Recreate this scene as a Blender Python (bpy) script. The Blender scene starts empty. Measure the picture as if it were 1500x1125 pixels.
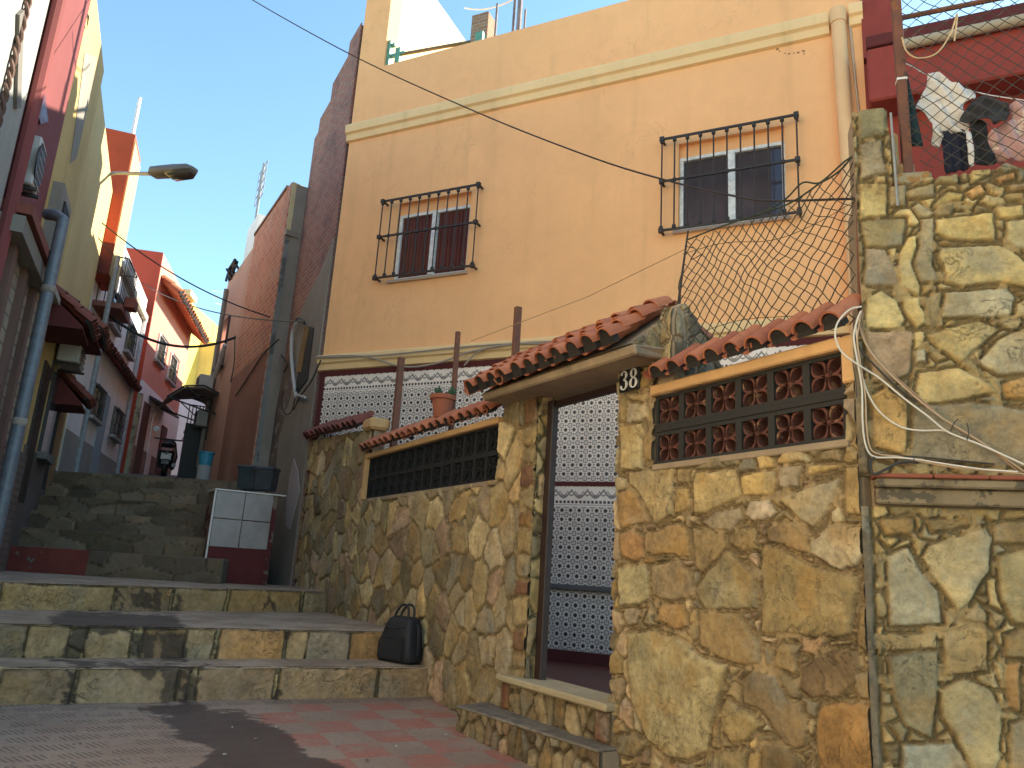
import bpy, bmesh, math, random
import numpy as np
from mathutils import Vector, Matrix
from mathutils.geometry import delaunay_2d_cdt

random.seed(7)
rng = np.random.default_rng(11)
C = bpy.context.scene.collection
R_ = math.radians

# ------------------------------------------------------------------ camera
F_PX, CX, CY = 1130.0, 750.0, 562.5
EYE = np.array([0.0, 0.0, 1.05])
_up = np.array([1030 - CX, -4000 - CY, F_PX]); _up /= np.linalg.norm(_up)
_fw = np.array([0, 0, 1.0]) - _up[2] * _up; _fw /= np.linalg.norm(_fw)
ROT = np.array([np.cross(_fw, _up), _fw, _up])          # camera axes -> world

def ray(px, py):
    return ROT @ np.array([(px - CX) / F_PX, (py - CY) / F_PX, 1.0])
def at_z(px, py, z):
    r = ray(px, py); return EYE + r * ((z - EYE[2]) / r[2])
def at_d(px, py, d):
    r = ray(px, py); return EYE + r * (d / r[1])
def at_plane(px, py, p0, n):
    r = ray(px, py); n = np.array(n, float)
    return EYE + r * (np.dot(np.array(p0, float) - EYE, n) / np.dot(r, n))
def project(P):
    d = (np.asarray(P, float) - EYE) @ ROT
    return CX + F_PX * d[..., 0] / d[..., 2], CY + F_PX * d[..., 1] / d[..., 2]

cam = bpy.data.cameras.new('camera'); camo = bpy.data.objects.new('camera', cam); C.objects.link(camo)
cam.sensor_width = 36; cam.lens = F_PX / 1500 * 36; cam.clip_end = 2000; cam.clip_start = 0.05
M = np.eye(4); M[:3, 0] = ROT[:, 0]; M[:3, 1] = -ROT[:, 1]; M[:3, 2] = -ROT[:, 2]; M[:3, 3] = EYE
camo.matrix_world = Matrix(M.tolist())
bpy.context.scene.camera = camo

# ------------------------------------------------------------------ noise (numpy)
def vnoise(x, y, seed=0):
    x = np.asarray(x, float); y = np.asarray(y, float)
    xi = np.floor(x).astype(np.int64); yi = np.floor(y).astype(np.int64)
    fx = x - xi; fy = y - yi
    fx = fx * fx * (3 - 2 * fx); fy = fy * fy * (3 - 2 * fy)
    def h(a, b):
        n = (a * 374761393 + b * 668265263 + seed * 1442695041) & 0x7fffffff
        n = ((n ^ (n >> 13)) * 1274126177) & 0x7fffffff
        return ((n ^ (n >> 16)) & 0xffff) / 32767.5 - 1
    a = h(xi, yi); b = h(xi + 1, yi); c = h(xi, yi + 1); d = h(xi + 1, yi + 1)
    return (a * (1 - fx) + b * fx) * (1 - fy) + (c * (1 - fx) + d * fx) * fy
def fbm(x, y, seed=0, o=3):
    s = 0; a = 1; t = 0
    for i in range(o):
        s = s + a * vnoise(np.asarray(x) * 2 ** i, np.asarray(y) * 2 ** i, seed + 17 * i); t += a; a *= .5
    return s / t
def sstep(a, b, x):
    t = np.clip((x - a) / (b - a), 0, 1); return t * t * (3 - 2 * t)
def poly_sd(px, py, poly):
    """signed distance (positive inside)"""
    P = np.array(poly, float); n = len(P)
    d2 = np.full(px.shape, 1e18); ins = np.zeros(px.shape, bool)
    for i in range(n):
        a = P[i]; b = P[(i + 1) % n]; e = b - a
        wx = px - a[0]; wy = py - a[1]
        t = np.clip((wx * e[0] + wy * e[1]) / (e @ e + 1e-12), 0, 1)
        d2 = np.minimum(d2, (wx - t * e[0]) ** 2 + (wy - t * e[1]) ** 2)
        if a[1] != b[1]:
            c = ((a[1] > py) != (b[1] > py)) & (px < (b[0] - a[0]) * (py - a[1]) / (b[1] - a[1]) + a[0])
            ins ^= c
    d = np.sqrt(d2); return np.where(ins, d, -d)
def lin(c):
    c = np.asarray(c, float) / 255.0
    return np.where(c <= .04045, c / 12.92, ((c + .055) / 1.055) ** 2.4)

# ------------------------------------------------------------------ frames
class Frame:
    def __init__(s, o, x, n):
        s.o = np.array([o[0], o[1], 0.0]); s.x = np.array([x[0], x[1], 0.0]); s.x /= np.linalg.norm(s.x)
        s.n = np.array([n[0], n[1], 0.0]); s.n /= np.linalg.norm(s.n); s.z = np.array([0, 0, 1.0])
    def p(s, u, v, w=0.0):
        return s.o + u * s.x + v * s.z + w * s.n
    def uv(s, px, py, w=0.0):
        q = at_plane(px, py, s.o + w * s.n, s.n); return float((q - s.o) @ s.x), float(q[2])
    def coords(s, P):
        d = np.asarray(P, float) - s.o; return d @ s.x, d[..., 2], d @ s.n
A_ = np.array([-.5, .8660254, 0]); C_ = np.array([.8660254, .5, 0])
WF = Frame(C_ * 3.06, A_, -C_)                         # garden wall: u runs away from the camera
_pc = at_plane(460, 628, WF.o, WF.n)
FF = Frame(_pc, (.9, -.436), (-.436, -.9))             # house front: u runs to the right
RF = Frame((1.56, 3.41), (.957, -.29), (-.29, -.957))  # tall wall at the right

# ------------------------------------------------------------------ mesh builder
class MB:
    def __init__(s): s.v = []; s.f = []; s.m = []
    def add(s, pts, faces, m=0):
        b = len(s.v); s.v += [tuple(map(float, p)) for p in pts]
        s.f += [tuple(b + i for i in f) for f in faces]; s.m += [m] * len(faces); return s
    def poly(s, pts, m=0): return s.add(pts, [tuple(range(len(pts)))], m)
    def hexa(s, a, m=0):      # 8 pts: bottom ring 0-3, top ring 4-7
        return s.add(a, [(3, 2, 1, 0), (4, 5, 6, 7), (0, 1, 5, 4), (1, 2, 6, 5), (2, 3, 7, 6), (3, 0, 4, 7)], m)
    def box(s, fr, u0, u1, v0, v1, w0, w1, m=0):
        p = fr.p
        return s.hexa([p(u0, v0, w0), p(u1, v0, w0), p(u1, v0, w1), p(u0, v0, w1), p(u0, v1, w0), p(u1, v1, w0), p(u1, v1, w1), p(u0, v1, w1)], m)
    def wbox(s, c, h, rz=0.0, m=0):
        c = np.array(c, float); x = np.array([math.cos(rz), math.sin(rz), 0]) * h[0]; y = np.array([-math.sin(rz), math.cos(rz), 0]) * h[1]; z = np.array([0, 0, h[2]])
        return s.hexa([c - x - y - z, c + x - y - z, c + x + y - z, c - x + y - z, c - x - y + z, c + x - y + z, c + x + y + z, c - x + y + z], m)
    def prism(s, pts, ext, m=0):
        pts = [np.array(p, float) for p in pts]; ext = np.array(ext, float); n = len(pts)
        q = pts + [p + ext for p in pts]
        return s.add(q, [tuple(range(n))[::-1], tuple(range(n, 2 * n))] + [(i, (i + 1) % n, n + (i + 1) % n, n + i) for i in range(n)], m)
    def tube(s, path, r, n=6, m=0, cap=True):
        P = [np.array(p, float) for p in path]; k = len(P)
        rr = r if hasattr(r, '__len__') else [r] * k
        pts = []; ref = None
        for i in range(k):
            t = P[min(i + 1, k - 1)] - P[max(i - 1, 0)]; t = t / (np.linalg.norm(t) + 1e-12)
            if ref is None:
                ref = np.array([0, 0, 1.0]) if abs(t[2]) < .9 else np.array([1.0, 0, 0])
            a = ref - (ref @ t) * t; a /= np.linalg.norm(a) + 1e-12; ref = a; b = np.cross(t, a)
            for j in range(n):
                g = 2 * math.pi * (j + .5) / n; pts.append(P[i] + rr[i] * (math.cos(g) * a + math.sin(g) * b))
        F = [(i * n + j, i * n + (j + 1) % n, (i + 1) * n + (j + 1) % n, (i + 1) * n + j) for i in range(k - 1) for j in range(n)]
        if cap: F += [tuple(range(n))[::-1], tuple((k - 1) * n + j for j in range(n))]
        return s.add(pts, F, m)
    def lathe(s, c, prof, n=16, m=0, ax=(0, 0, 1)):
        """prof: list of (r, h) along ax from c"""
        c = np.array(c, float); ax = np.array(ax, float); ax /= np.linalg.norm(ax)
        a = np.array([1.0, 0, 0]) if abs(ax[0]) < .8 else np.array([0, 1.0, 0]); a -= (a @ ax) * ax; a /= np.linalg.norm(a); b = np.cross(ax, a)
        pts = []; k = len(prof)
        for r, h in prof:
            for j in range(n):
                g = 2 * math.pi * j / n; pts.append(c + ax * h + r * (math.cos(g) * a + math.sin(g) * b))
        F = [(i * n + j, i * n + (j + 1) % n, (i + 1) * n + (j + 1) % n, (i + 1) * n + j) for i in range(k - 1) for j in range(n)]
        F += [tuple(range(n))[::-1], tuple((k - 1) * n + j for j in range(n))]
        return s.add(pts, F, m)
    def ball(s, c, r, n=8, m=0, sc=(1, 1, 1)):
        k = n // 2 + 1
        prof = [(max(1e-4, math.sin(math.pi * i / (k - 1))), -math.cos(math.pi * i / (k - 1))) for i in range(k)]
        b = len(s.v); s.lathe((0, 0, 0), prof, n, m)
        for i in range(b, len(s.v)):
            v = s.v[i]; s.v[i] = (c[0] + v[0] * r * sc[0], c[1] + v[1] * r * sc[1], c[2] + v[2] * r * sc[2])
        return s
    def build(s, name, mats, parent=None, smooth=False, bevel=0, uvf=None, segs=1):
        return link_mesh(name, s.v, s.f, mats, parent, smooth, bevel, uvf, s.m, segs=segs)

def root_of(o):
    while o.parent is not None: o = o.parent
    return o
def link_mesh(name, V, Fc, mats, parent=None, smooth=False, bevel=0, uvf=None, mi=None, cols=None, segs=1, extra=None):
    V = np.asarray(V, float).reshape(-1, 3)
    if parent is not None: org = np.array(root_of(parent)['_o'])
    else: org = np.array([(V[:, 0].min() + V[:, 0].max()) / 2, (V[:, 1].min() + V[:, 1].max()) / 2, V[:, 2].min()])
    me = bpy.data.meshes.new(name)
    me.from_pydata((V - org).tolist(), [], Fc if isinstance(Fc, list) else Fc.tolist())
    if not isinstance(mats, (list, tuple)): mats = [mats]
    for m in mats: me.materials.append(m)
    if mi is not None and len(mats) > 1: me.polygons.foreach_set('material_index', np.array(mi, dtype=np.int32))
    if cols is not None:
        for an, arr in cols.items():
            at = me.color_attributes.new(an, 'FLOAT_COLOR', 'POINT'); at.data.foreach_set('color', np.asarray(arr, np.float32).reshape(-1))
    bm = bmesh.new(); bm.from_mesh(me)
    if cols is None: bmesh.ops.recalc_face_normals(bm, faces=bm.faces)
    if bevel:
        es = [e for e in bm.edges if len(e.link_faces) == 2 and e.calc_face_angle(0) > .5]
        bmesh.ops.bevel(bm, geom=es, offset=bevel, segments=segs, affect='EDGES', clamp_overlap=True)
    bm.to_mesh(me); bm.free()
    if smooth:
        me.polygons.foreach_set('use_smooth', np.ones(len(me.polygons), bool))
        if smooth != 'all': me.set_sharp_from_angle(angle=R_(40))
    if uvf is not None:
        uvl = me.uv_layers.new(name='UVMap')
        co = np.empty(len(me.vertices) * 3); me.vertices.foreach_get('co', co); co = co.reshape(-1, 3) + org
        u, v, w = uvf.coords(co)
        li = np.empty(len(me.loops), np.int32); me.loops.foreach_get('vertex_index', li)
        uvl.data.foreach_set('uv', np.stack([u[li], v[li]], 1).reshape(-1))
    o = bpy.data.objects.new(name, me); C.objects.link(o)
    if parent is not None: o.parent = parent
    else:
        o.location = org; o['_o'] = [float(x) for x in org]
    return o
def tag(o, label=None, cat=None, group=None, kind=None):
    if label: o['label'] = label
    if cat: o['category'] = cat
    if group: o['group'] = group
    if kind: o['kind'] = kind
    return o
def thing(name, loc, label, cat, group=None):
    o = bpy.data.objects.new(name, None); C.objects.link(o); o.location = [float(x) for x in loc]; o['_o'] = [float(x) for x in loc]
    o.empty_display_size = .2
    return tag(o, label, cat, group)
def copy_tree(o, off, parent=None):
    c = o.copy(); C.objects.link(c)
    if parent is None: c.location = Vector(o.location) + Vector([float(x) for x in off])
    else: c.parent = parent
    for ch in o.children: copy_tree(ch, off, c)
    return c

# ------------------------------------------------------------------ materials
class NB:
    def __init__(s, name):
        s.mat = bpy.data.materials.new(name); s.mat.use_nodes = True; s.nt = s.mat.node_tree; s.nt.nodes.clear()
        s.out = s.n('ShaderNodeOutputMaterial'); s.bs = s.n('ShaderNodeBsdfPrincipled'); s.nt.links.new(s.bs.outputs[0], s.out.inputs[0])
        s._pos = None
    def n(s, t, **kw):
        x = s.nt.nodes.new(t)
        for k, v in kw.items(): setattr(x, k, v)
        return x
    def L(s, a, b):
        if hasattr(a, 'is_linked') or hasattr(a, 'links'): s.nt.links.new(a, b)
        else:
            try: b.default_value = a
            except Exception: b.default_value = (*a, 1) if len(b.default_value) == 4 else a
    def pos(s):
        if s._pos is None: s._pos = s.n('ShaderNodeNewGeometry').outputs['Position']
        return s._pos
    def uv(s): return s.n('ShaderNodeUVMap').outputs[0]
    def map(s, v, sc=(1, 1, 1), rot=(0, 0, 0), loc=(0, 0, 0)):
        m = s.n('ShaderNodeMapping'); s.L(v, m.inputs[0]); m.inputs['Scale'].default_value = sc; m.inputs['Rotation'].default_value = rot; m.inputs['Location'].default_value = loc
        return m.outputs[0]
    def noise(s, v, sc, det=4, ro=.55, dist=0):
        m = s.n('ShaderNodeTexNoise'); s.L(v, m.inputs['Vector']); m.inputs['Scale'].default_value = sc; m.inputs['Detail'].default_value = det; m.inputs['Roughness'].default_value = ro; m.inputs['Distortion'].default_value = dist
        return m.outputs['Fac']
    def math(s, op, a, b=0.0, c=0.0, clamp=False):
        m = s.n('ShaderNodeMath', operation=op); m.use_clamp = clamp
        s.L(a, m.inputs[0]); s.L(b, m.inputs[1]); s.L(c, m.inputs[2]); return m.outputs[0]
    def rng(s, v, a, b, c=0.0, d=1.0, smooth=True):
        m = s.n('ShaderNodeMapRange'); m.interpolation_type = 'SMOOTHSTEP' if smooth else 'LINEAR'
        s.L(v, m.inputs[0])
        for i, x in enumerate((a, b, c, d)): s.L(x, m.inputs[i + 1])
        return m.outputs[0]
    def mix(s, f, a, b, mode='MIX'):
        m = s.n('ShaderNodeMix', data_type='RGBA', blend_type=mode); s.L(f, m.inputs[0]); s.L(a, m.inputs[6]); s.L(b, m.inputs[7]); return m.outputs[2]
    def sep(s, v):
        m = s.n('ShaderNodeSeparateXYZ'); s.L(v, m.inputs[0]); return m.outputs
    def bump(s, h, st=.3, dist=.01):
        m = s.n('ShaderNodeBump'); m.inputs['Strength'].default_value = st; m.inputs['Distance'].default_value = dist; s.L(h, m.inputs['Height']); s.L(m.outputs[0], s.bs.inputs['Normal'])
    def fin(s, col, rough=.8, metal=0.0, spec=None):
        s.L(col, s.bs.inputs['Base Color']); s.L(rough, s.bs.inputs['Roughness']); s.bs.inputs['Metallic'].default_value = metal
        if spec is not None: s.bs.inputs['Specular IOR Level'].default_value = spec
        return s.mat
def c4(c): return (float(c[0]), float(c[1]), float(c[2]), 1.0)
def mul(c, k): return tuple(float(x) * k for x in c[:3])
_mc = {}
def plaster(name, col, var=.14, streak=.15, grain=.25, stain=None, rough=.9, patch=None, pscale=1.2, pth=.6, crack=0.0, mott=0.0):
    if name in _mc: return _mc[name]
    b = NB(name); p = b.pos()
    n1 = b.noise(p, .9, 5, .6); n2 = b.noise(p, 9, 5, .65); st = b.noise(b.map(p, (5, 5, .35)), 1.0, 4, .6)
    c = b.mix(b.rng(n1, .3, .72), c4(mul(col, 1 - var)), c4(mul(col, 1 + var * .6)))
    c = b.mix(b.rng(n2, .35, .75, 0, .35), c, c4(mul(col, 1 - var * 1.2)))
    c = b.mix(b.rng(st, .52, .8, 0, streak), c, c4(stain or mul(col, .45)))
    if patch is not None:
        pn = b.noise(p, pscale, 6, .65)
        c = b.mix(b.rng(pn, pth, pth + .03), c, c4(patch))
    if mott:
        c = b.mix(b.rng(b.noise(p, 2.6, 6, .7, .8), .42, .68, 0, mott), c, c4(mul(col, .72))); c = b.mix(b.rng(b.noise(b.map(p, (1, 1, 1), (0, 0, 0), (7, 3, 1)), .55, 4, .6), .45, .7, 0, mott * .7), c, (col[0] * 1.06, col[1] * 1.12, col[2] * 1.1, 1))
    if crack:
        ck = b.math('ABSOLUTE', b.math('SUBTRACT', b.noise(b.map(p, (1, 1, .6)), 1.3, 7, .62, 1.2), .5))
        ck = b.math('MULTIPLY', b.rng(ck, .0, .0035, 1, 0), b.rng(b.noise(p, .8, 3), .52, .6)); c = b.mix(b.math('MULTIPLY', ck, crack), c, c4(mul(col, .4)))
    fine = b.noise(p, 90, 3, .7)
    h = b.math('ADD', b.math('MULTIPLY', n2, .6), b.math('MULTIPLY', fine, .4))
    b.bump(h, grain, .012)
    _mc[name] = b.fin(c, rough); return _mc[name]
def metal(name, col, rough=.5, met=0.0, rust=None, rth=.55, sc=14):
    if name in _mc: return _mc[name]
    b = NB(name); p = b.pos(); n = b.noise(p, sc, 5, .65)
    c = b.mix(b.rng(n, .35, .7), c4(mul(col, .8)), c4(mul(col, 1.15)))
    if rust is not None: c = b.mix(b.rng(b.noise(p, sc * .6, 6, .7), rth, rth + .12), c, c4(rust))
    b.bump(n, .12, .004)
    _mc[name] = b.fin(c, b.rng(n, .3, .7, rough - .08, rough + .12), met); return _mc[name]
def vcol(name, rough=.85, var=.25, grain=.5, sc=30, wet=False):
    if name in _mc: return _mc[name]
    b = NB(name); p = b.pos()
    a = b.n('ShaderNodeVertexColor'); a.layer_name = 'col'
    n = b.noise(p, sc, 6, .7); n3 = b.noise(p, sc * 5, 4, .7); n2 = b.noise(p, 6, 5, .6, .6)
    c = b.mix(b.rng(n, .3, .75, 0, var), a.outputs[0], (.03, .025, .02, 1))
    c = b.mix(b.rng(n2, .45, .75, 0, var * .9), c, b.mix(1.0, a.outputs[0], (1.45, 1.4, 1.25, 1), 'MULTIPLY'))
    vn = b.math('ABSOLUTE', b.math('SUBTRACT', b.noise(p, 5.5, 8, .68, 1.6), .5)); vn = b.math('MULTIPLY', b.rng(vn, 0, .012, 1, 0), b.rng(b.noise(p, 3, 3), .45, .6))
    c = b.mix(b.math('MULTIPLY', vn, var * 1.1), c, (.05, .04, .028, 1)); c = b.mix(b.rng(n3, .58, .72, 0, var * .8), c, b.mix(1.0, a.outputs[0], (1.6, 1.55, 1.4, 1), 'MULTIPLY')); c = b.mix(b.rng(n3, .42, .3, 0, var * .9), c, (.05, .04, .028, 1))
    h = b.math('ADD', b.math('SUBTRACT', b.math('MULTIPLY', n, .65), b.math('MULTIPLY', vn, .4)), b.math('MULTIPLY', n3, .45))
    b.bump(h, grain, .012)
    r = rough
    _mc[name] = b.fin(c, r, 0, .3); return _mc[name]
def island(name, col, alt, rough=.8, dark=None, grain=.3, sc=18):
    """colour varies from one tile or piece of the mesh to the next"""
    if name in _mc: return _mc[name]
    b = NB(name); g = b.n('ShaderNodeNewGeometry'); p = g.outputs['Position']; r = g.outputs['Random Per Island']
    c = b.mix(r, c4(col), c4(alt)); n = b.noise(p, sc, 6, .7)
    c = b.mix(b.rng(n, .45, .8, 0, .55), c, c4(dark or mul(col, .4)))
    b.bump(b.noise(p, sc * 3, 4, .7), grain, .008)
    _mc[name] = b.fin(c, rough); return _mc[name]
def brickmat(name, c1, c2, mortar, uvs=(1, 1), bw=.24, bh=.07, ms=.012, stain=(.03, .02, .02), stf=.5, rough=.9, bump=.6):
    if name in _mc: return _mc[name]
    b = NB(name); uv = b.uv(); p = b.pos()
    w = b.n('ShaderNodeTexBrick'); b.L(uv, w.inputs['Vector']); w.inputs['Scale'].default_value = 1.0
    w.inputs['Color1'].default_value = c4(c1); w.inputs['Color2'].default_value = c4(c2); w.inputs['Mortar'].default_value = c4(mortar)
    w.inputs['Brick Width'].default_value = bw; w.inputs['Row Height'].default_value = bh; w.inputs['Mortar Size'].default_value = ms; w.inputs['Mortar Smooth'].default_value = .3
    n = b.noise(p, 2.2, 6, .65); n2 = b.noise(p, 25, 5, .7)
    c = b.mix(b.rng(n, .45, .72, 0, stf), w.outputs['Color'], c4(stain)); c = b.mix(b.rng(n2, .4, .8, 0, .4), c, c4(mul(c1, .55)))
    b.bump(b.math('ADD', b.math('MULTIPLY', w.outputs['Fac'], -.7), b.math('MULTIPLY', n2, .5)), bump, .015)
    _mc[name] = b.fin(c, rough); return _mc[name]
# ------------------------------------------------------------------ stone facing as real relief
PAL = [(150, 128, 80), (140, 118, 72), (165, 142, 92), (128, 112, 78), (150, 120, 66), (138, 126, 96), (160, 135, 100), (120, 104, 70), (172, 140, 70), (146, 116, 88)]
def desat(c, f=.36):
    c = lin(c); l = c @ np.array([.3, .59, .11]); return c * (1 - f) + f * l * np.array([1.16, 1.0, .76])
def stone_face(name, parent, fr, u0, u1, v0, v1, res, mask, polys=(), cell=.16, mortar=(118, 104, 80), relief=.02, gap=.012, seed=0, pal=PAL, warp=.02, w0=0.0, mat=None, jitter=.5, asp=1.0, rough=.005, taper=None, vein=1.0):
    nu = max(2, int(round((u1 - u0) / res)) + 1); nv = max(2, int(round((v1 - v0) / res)) + 1)
    U, V = np.meshgrid(np.linspace(u0, u1, nu), np.linspace(v0, v1, nv))
    u = U.ravel(); v = V.ravel()
    r = np.random.default_rng(seed + 5)
    wu = u + warp * fbm(u * 6, v * 6, seed + 1) + warp * .35 * fbm(u * 28, v * 28, seed + 2)
    wv = v + warp * fbm(u * 6, v * 6, seed + 3) + warp * .35 * fbm(u * 28, v * 28, seed + 4)
    # loose seeds of mixed size
    ca = cell; cb = cell * asp
    gu = int((u1 - u0) / ca) + 3; gv = int((v1 - v0) / cb) + 3
    sx = []; sy = []
    for j in range(gv):
        for i in range(gu):
            if r.random() < .14: continue
            sx.append(u0 - ca + (i + .5 + .5 * (j % 2) + jitter * (r.random() - .5) * 1.5) * ca); sy.append(v0 - cb + (j + .5 + jitter * (r.random() - .5) * 1.5) * cb)
            if r.random() < .12: sx.append(sx[-1] + ca * .45 * (r.random() - .2)); sy.append(sy[-1] + cb * .45)
    sx = np.array(sx); sy = np.array(sy)
    d1 = np.full(u.shape, 1e9); d2 = np.full(u.shape, 1e9); i1 = np.zeros(u.shape, int); i2 = np.zeros(u.shape, int)
    for k in range(len(sx)):
        sel = np.nonzero((np.abs(wu - sx[k]) < ca * 2.2) & (np.abs(wv - sy[k]) < cb * 2.2))[0]
        if not len(sel): continue
        d = (wu[sel] - sx[k]) ** 2 + ((wv[sel] - sy[k]) / asp) ** 2
        a = d < d1[sel]; s1 = sel[a]
        d2[s1] = d1[s1]; i2[s1] = i1[s1]; d1[s1] = d[a]; i1[s1] = k
        bsel = sel[~a]; db = d[~a]; c = db < d2[bsel]; d2[bsel[c]] = db[c]; i2[bsel[c]] = k
    sep = np.sqrt((sx[i1] - sx[i2]) ** 2 + ((sy[i1] - sy[i2]) / asp) ** 2) + 1e-6
    e = (d2 - d1) / (2 * sep)
    pc = np.array([desat(np.array(pal[r.integers(len(pal))]) * r.uniform(.82, 1.16)) for _ in range(len(sx))])
    th = r.uniform(.55, 1.15, len(sx)); tu = r.uniform(-.1, .1, len(sx)); tv = r.uniform(-.1, .1, len(sx))
    g = gap * (1 + .8 * fbm(u * 11, v * 11, seed + 9))
    col = pc[i1]; H = th[i1] * relief + tu[i1] * (wu - sx[i1]) + tv[i1] * (wv - sy[i1]); E = e - g
    sid = i1.astype(float)
    if len(polys):
        best = np.full(u.shape, -1e9); bi = np.zeros(u.shape, int)
        for k, (pl, cc, *rest) in enumerate(polys):
            P = np.array(pl); sel = np.nonzero((wu > P[:, 0].min() - .1) & (wu < P[:, 0].max() + .1) & (wv > P[:, 1].min() - .1) & (wv < P[:, 1].max() + .1))[0]
            if not len(sel): continue
            sd = poly_sd(wu[sel], wv[sel], pl); a = sd > best[sel]; s1 = sel[a]; best[s1] = sd[a]; bi[s1] = k
        pcol = np.array([desat(q[1]) for q in polys]); pth = r.uniform(.8, 1.5, len(polys)); ptu = r.uniform(-.05, .05, len(polys)); ptv = r.uniform(-.05, .05, len(polys))
        cen = np.array([np.mean(np.array(q[0]), 0) for q in polys])
        inn = best > 0; near = best > -1.6 * gap
        Ev = np.minimum(E, -best - gap * 1.3)
        E = np.where(inn, best - gap * .35, np.where(near, np.minimum(Ev, -gap * .2), Ev))
        col = np.where(inn[:, None], pcol[bi], col)
        H = np.where(inn, pth[bi] * relief + ptu[bi] * (wu - cen[bi, 0]) + ptv[bi] * (wv - cen[bi, 1]), H); sid = np.where(inn, 1000 + bi, sid)
    stone = sstep(0, .007, E)
    big = fbm(u * 9 + sid * 7.3, v * 9 + sid * 3.1, seed + 30, 4); fine = fbm(u * 45, v * 45, seed + 31, 3)
    round_ = sstep(0, .03, E)
    h_s = H * (.72 + .28 * round_) + relief * .35 * big * round_ + rough * fine
    crack = np.exp(-((E + .003) / .0055) ** 2) * (fbm(u * 14, v * 14, seed + 40) > -.25)
    h_m = -.002 + .006 * fbm(u * 16, v * 16, seed + 33) + .003 * fine - .016 * crack
    h = h_m * (1 - stone) + h_s * stone
    # colour veins and blotches inside the stones, each stone its own
    b2 = fbm(u * 5 + sid * 3.7, v * 5 - sid * 5.1, seed + 50, 4)[:, None]
    ochre = lin((150, 116, 62)); greyb = lin((128, 130, 122))
    cs = col * (1 + .40 * vein * big[:, None])
    cs = cs * (1 - .45 * vein * sstep(.12, .6, b2)) + ochre * .45 * vein * sstep(.12, .6, b2)
    cs = cs * (1 - .4 * vein * sstep(.15, .6, -b2)) + greyb * .4 * vein * sstep(.15, .6, -b2)
    mc = lin(mortar) * (1 + .3 * fbm(u * 8, v * 8, seed + 60)[:, None])
    mc = mc * (1 - .5 * np.clip(crack, 0, 1)[:, None])  # crevice shade put into the mortar colour along each groove
    cc = mc * (1 - stone[:, None]) + cs * stone[:, None]
    if taper is not None: cc = taper(u, v, cc)
    cc = np.clip(np.concatenate([cc * np.array([1.44, 1.40, 1.31]), np.ones((len(u), 1))], 1), .004, .9)
    P = fr.o + u[:, None] * fr.x + v[:, None] * fr.z + (w0 + h)[:, None] * fr.n
    keep = mask(u, v).reshape(nv, nu); kc = keep[:-1, :-1] & keep[1:, :-1] & keep[:-1, 1:] & keep[1:, 1:]
    jj, ii = np.nonzero(kc); a = jj * nu + ii
    Fq = np.stack([a, a + 1, a + nu + 1, a + nu], 1)
    if np.dot(np.cross(fr.x, fr.z), fr.n) < 0: Fq = Fq[:, ::-1]
    used = np.unique(Fq); re = np.full(len(u), -1); re[used] = np.arange(len(used))
    o = link_mesh(name, P[used], re[Fq], mat or M_STONE, parent, 'all', cols={'col': cc[used]})
    return o

M_STONE = vcol('stone_and_mortar', .9, .42, .8, 26)
ORANGE = (.88, .46, .205)
M_FACADE = plaster('orange_plaster', ORANGE, .06, .24, .14, stain=(.52, .28, .13), crack=.5, mott=.2)
M_CREAM = plaster('cream_moulding', (.82, .56, .28), .08, .25, .15, stain=(.2, .15, .08))
M_ORTRIM = plaster('ochre_trim', (.60, .35, .15), .25, .45, .3)
M_CONC = plaster('weathered_concrete', (.35, .26, .165), .3, .5, .6, stain=(.06, .055, .04))
M_DKCONC = plaster('grey_render', (.27, .23, .19), .2, .45, .4)
M_IRON = metal('wrought_iron', (.035, .028, .025), .55, .2)
M_RUST = metal('rusty_steel', (.16, .065, .04), .85, .0, rust=(.24, .09, .03))
M_ALU = metal('white_aluminium', (.72, .72, .70), .4)
M_BLACK = metal('black_paint', (.012, .012, .013), .5)
M_DARK = metal('dark_void', (.02, .018, .018), .8)
M_GLASSD = None
def glass(name, col, rough=.08):
    if name in _mc: return _mc[name]
    b = NB(name); p = b.pos(); n = b.noise(p, 1.5, 3)
    _mc[name] = b.fin(b.mix(n, c4(mul(col, .7)), c4(mul(col, 1.3))), rough, 0, .5); return _mc[name]
M_GLASS = glass('dark_glass', (.03, .032, .045), .12)
M_HOLLOW = plaster('sooty_hollow_fill', (.022, .018, .015), .4, .2, .6)
M_TILE = island('terracotta', (.50, .175, .08), (.34, .10, .05), .9, dark=(.10, .055, .035), grain=.6)
M_TILED = island('old_terracotta', (.24, .065, .042), (.15, .042, .03), .85, dark=(.03, .02, .018))
M_BLOCKD = metal('black_painted_block', (.010, .010, .011), .8)
M_BLOCKF = metal('dark_painted_block', (.022, .020, .018), .75)
M_BLOCKM = plaster('maroon_painted_block', (.12, .040, .026), .35, .4, .5, stain=(.02, .01, .01), patch=(.24, .13, .07), pscale=14, pth=.58)
M_BLOCKB = plaster('dark_maroon_back', (.05, .014, .012), .3, .3, .3)
M_MAROON = plaster('maroon_paint', (.10, .016, .014), .2, .3, .2)
M_RED = plaster('red_plaster', (.26, .042, .03), .2, .3, .2, stain=(.1, .015, .012))

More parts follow.
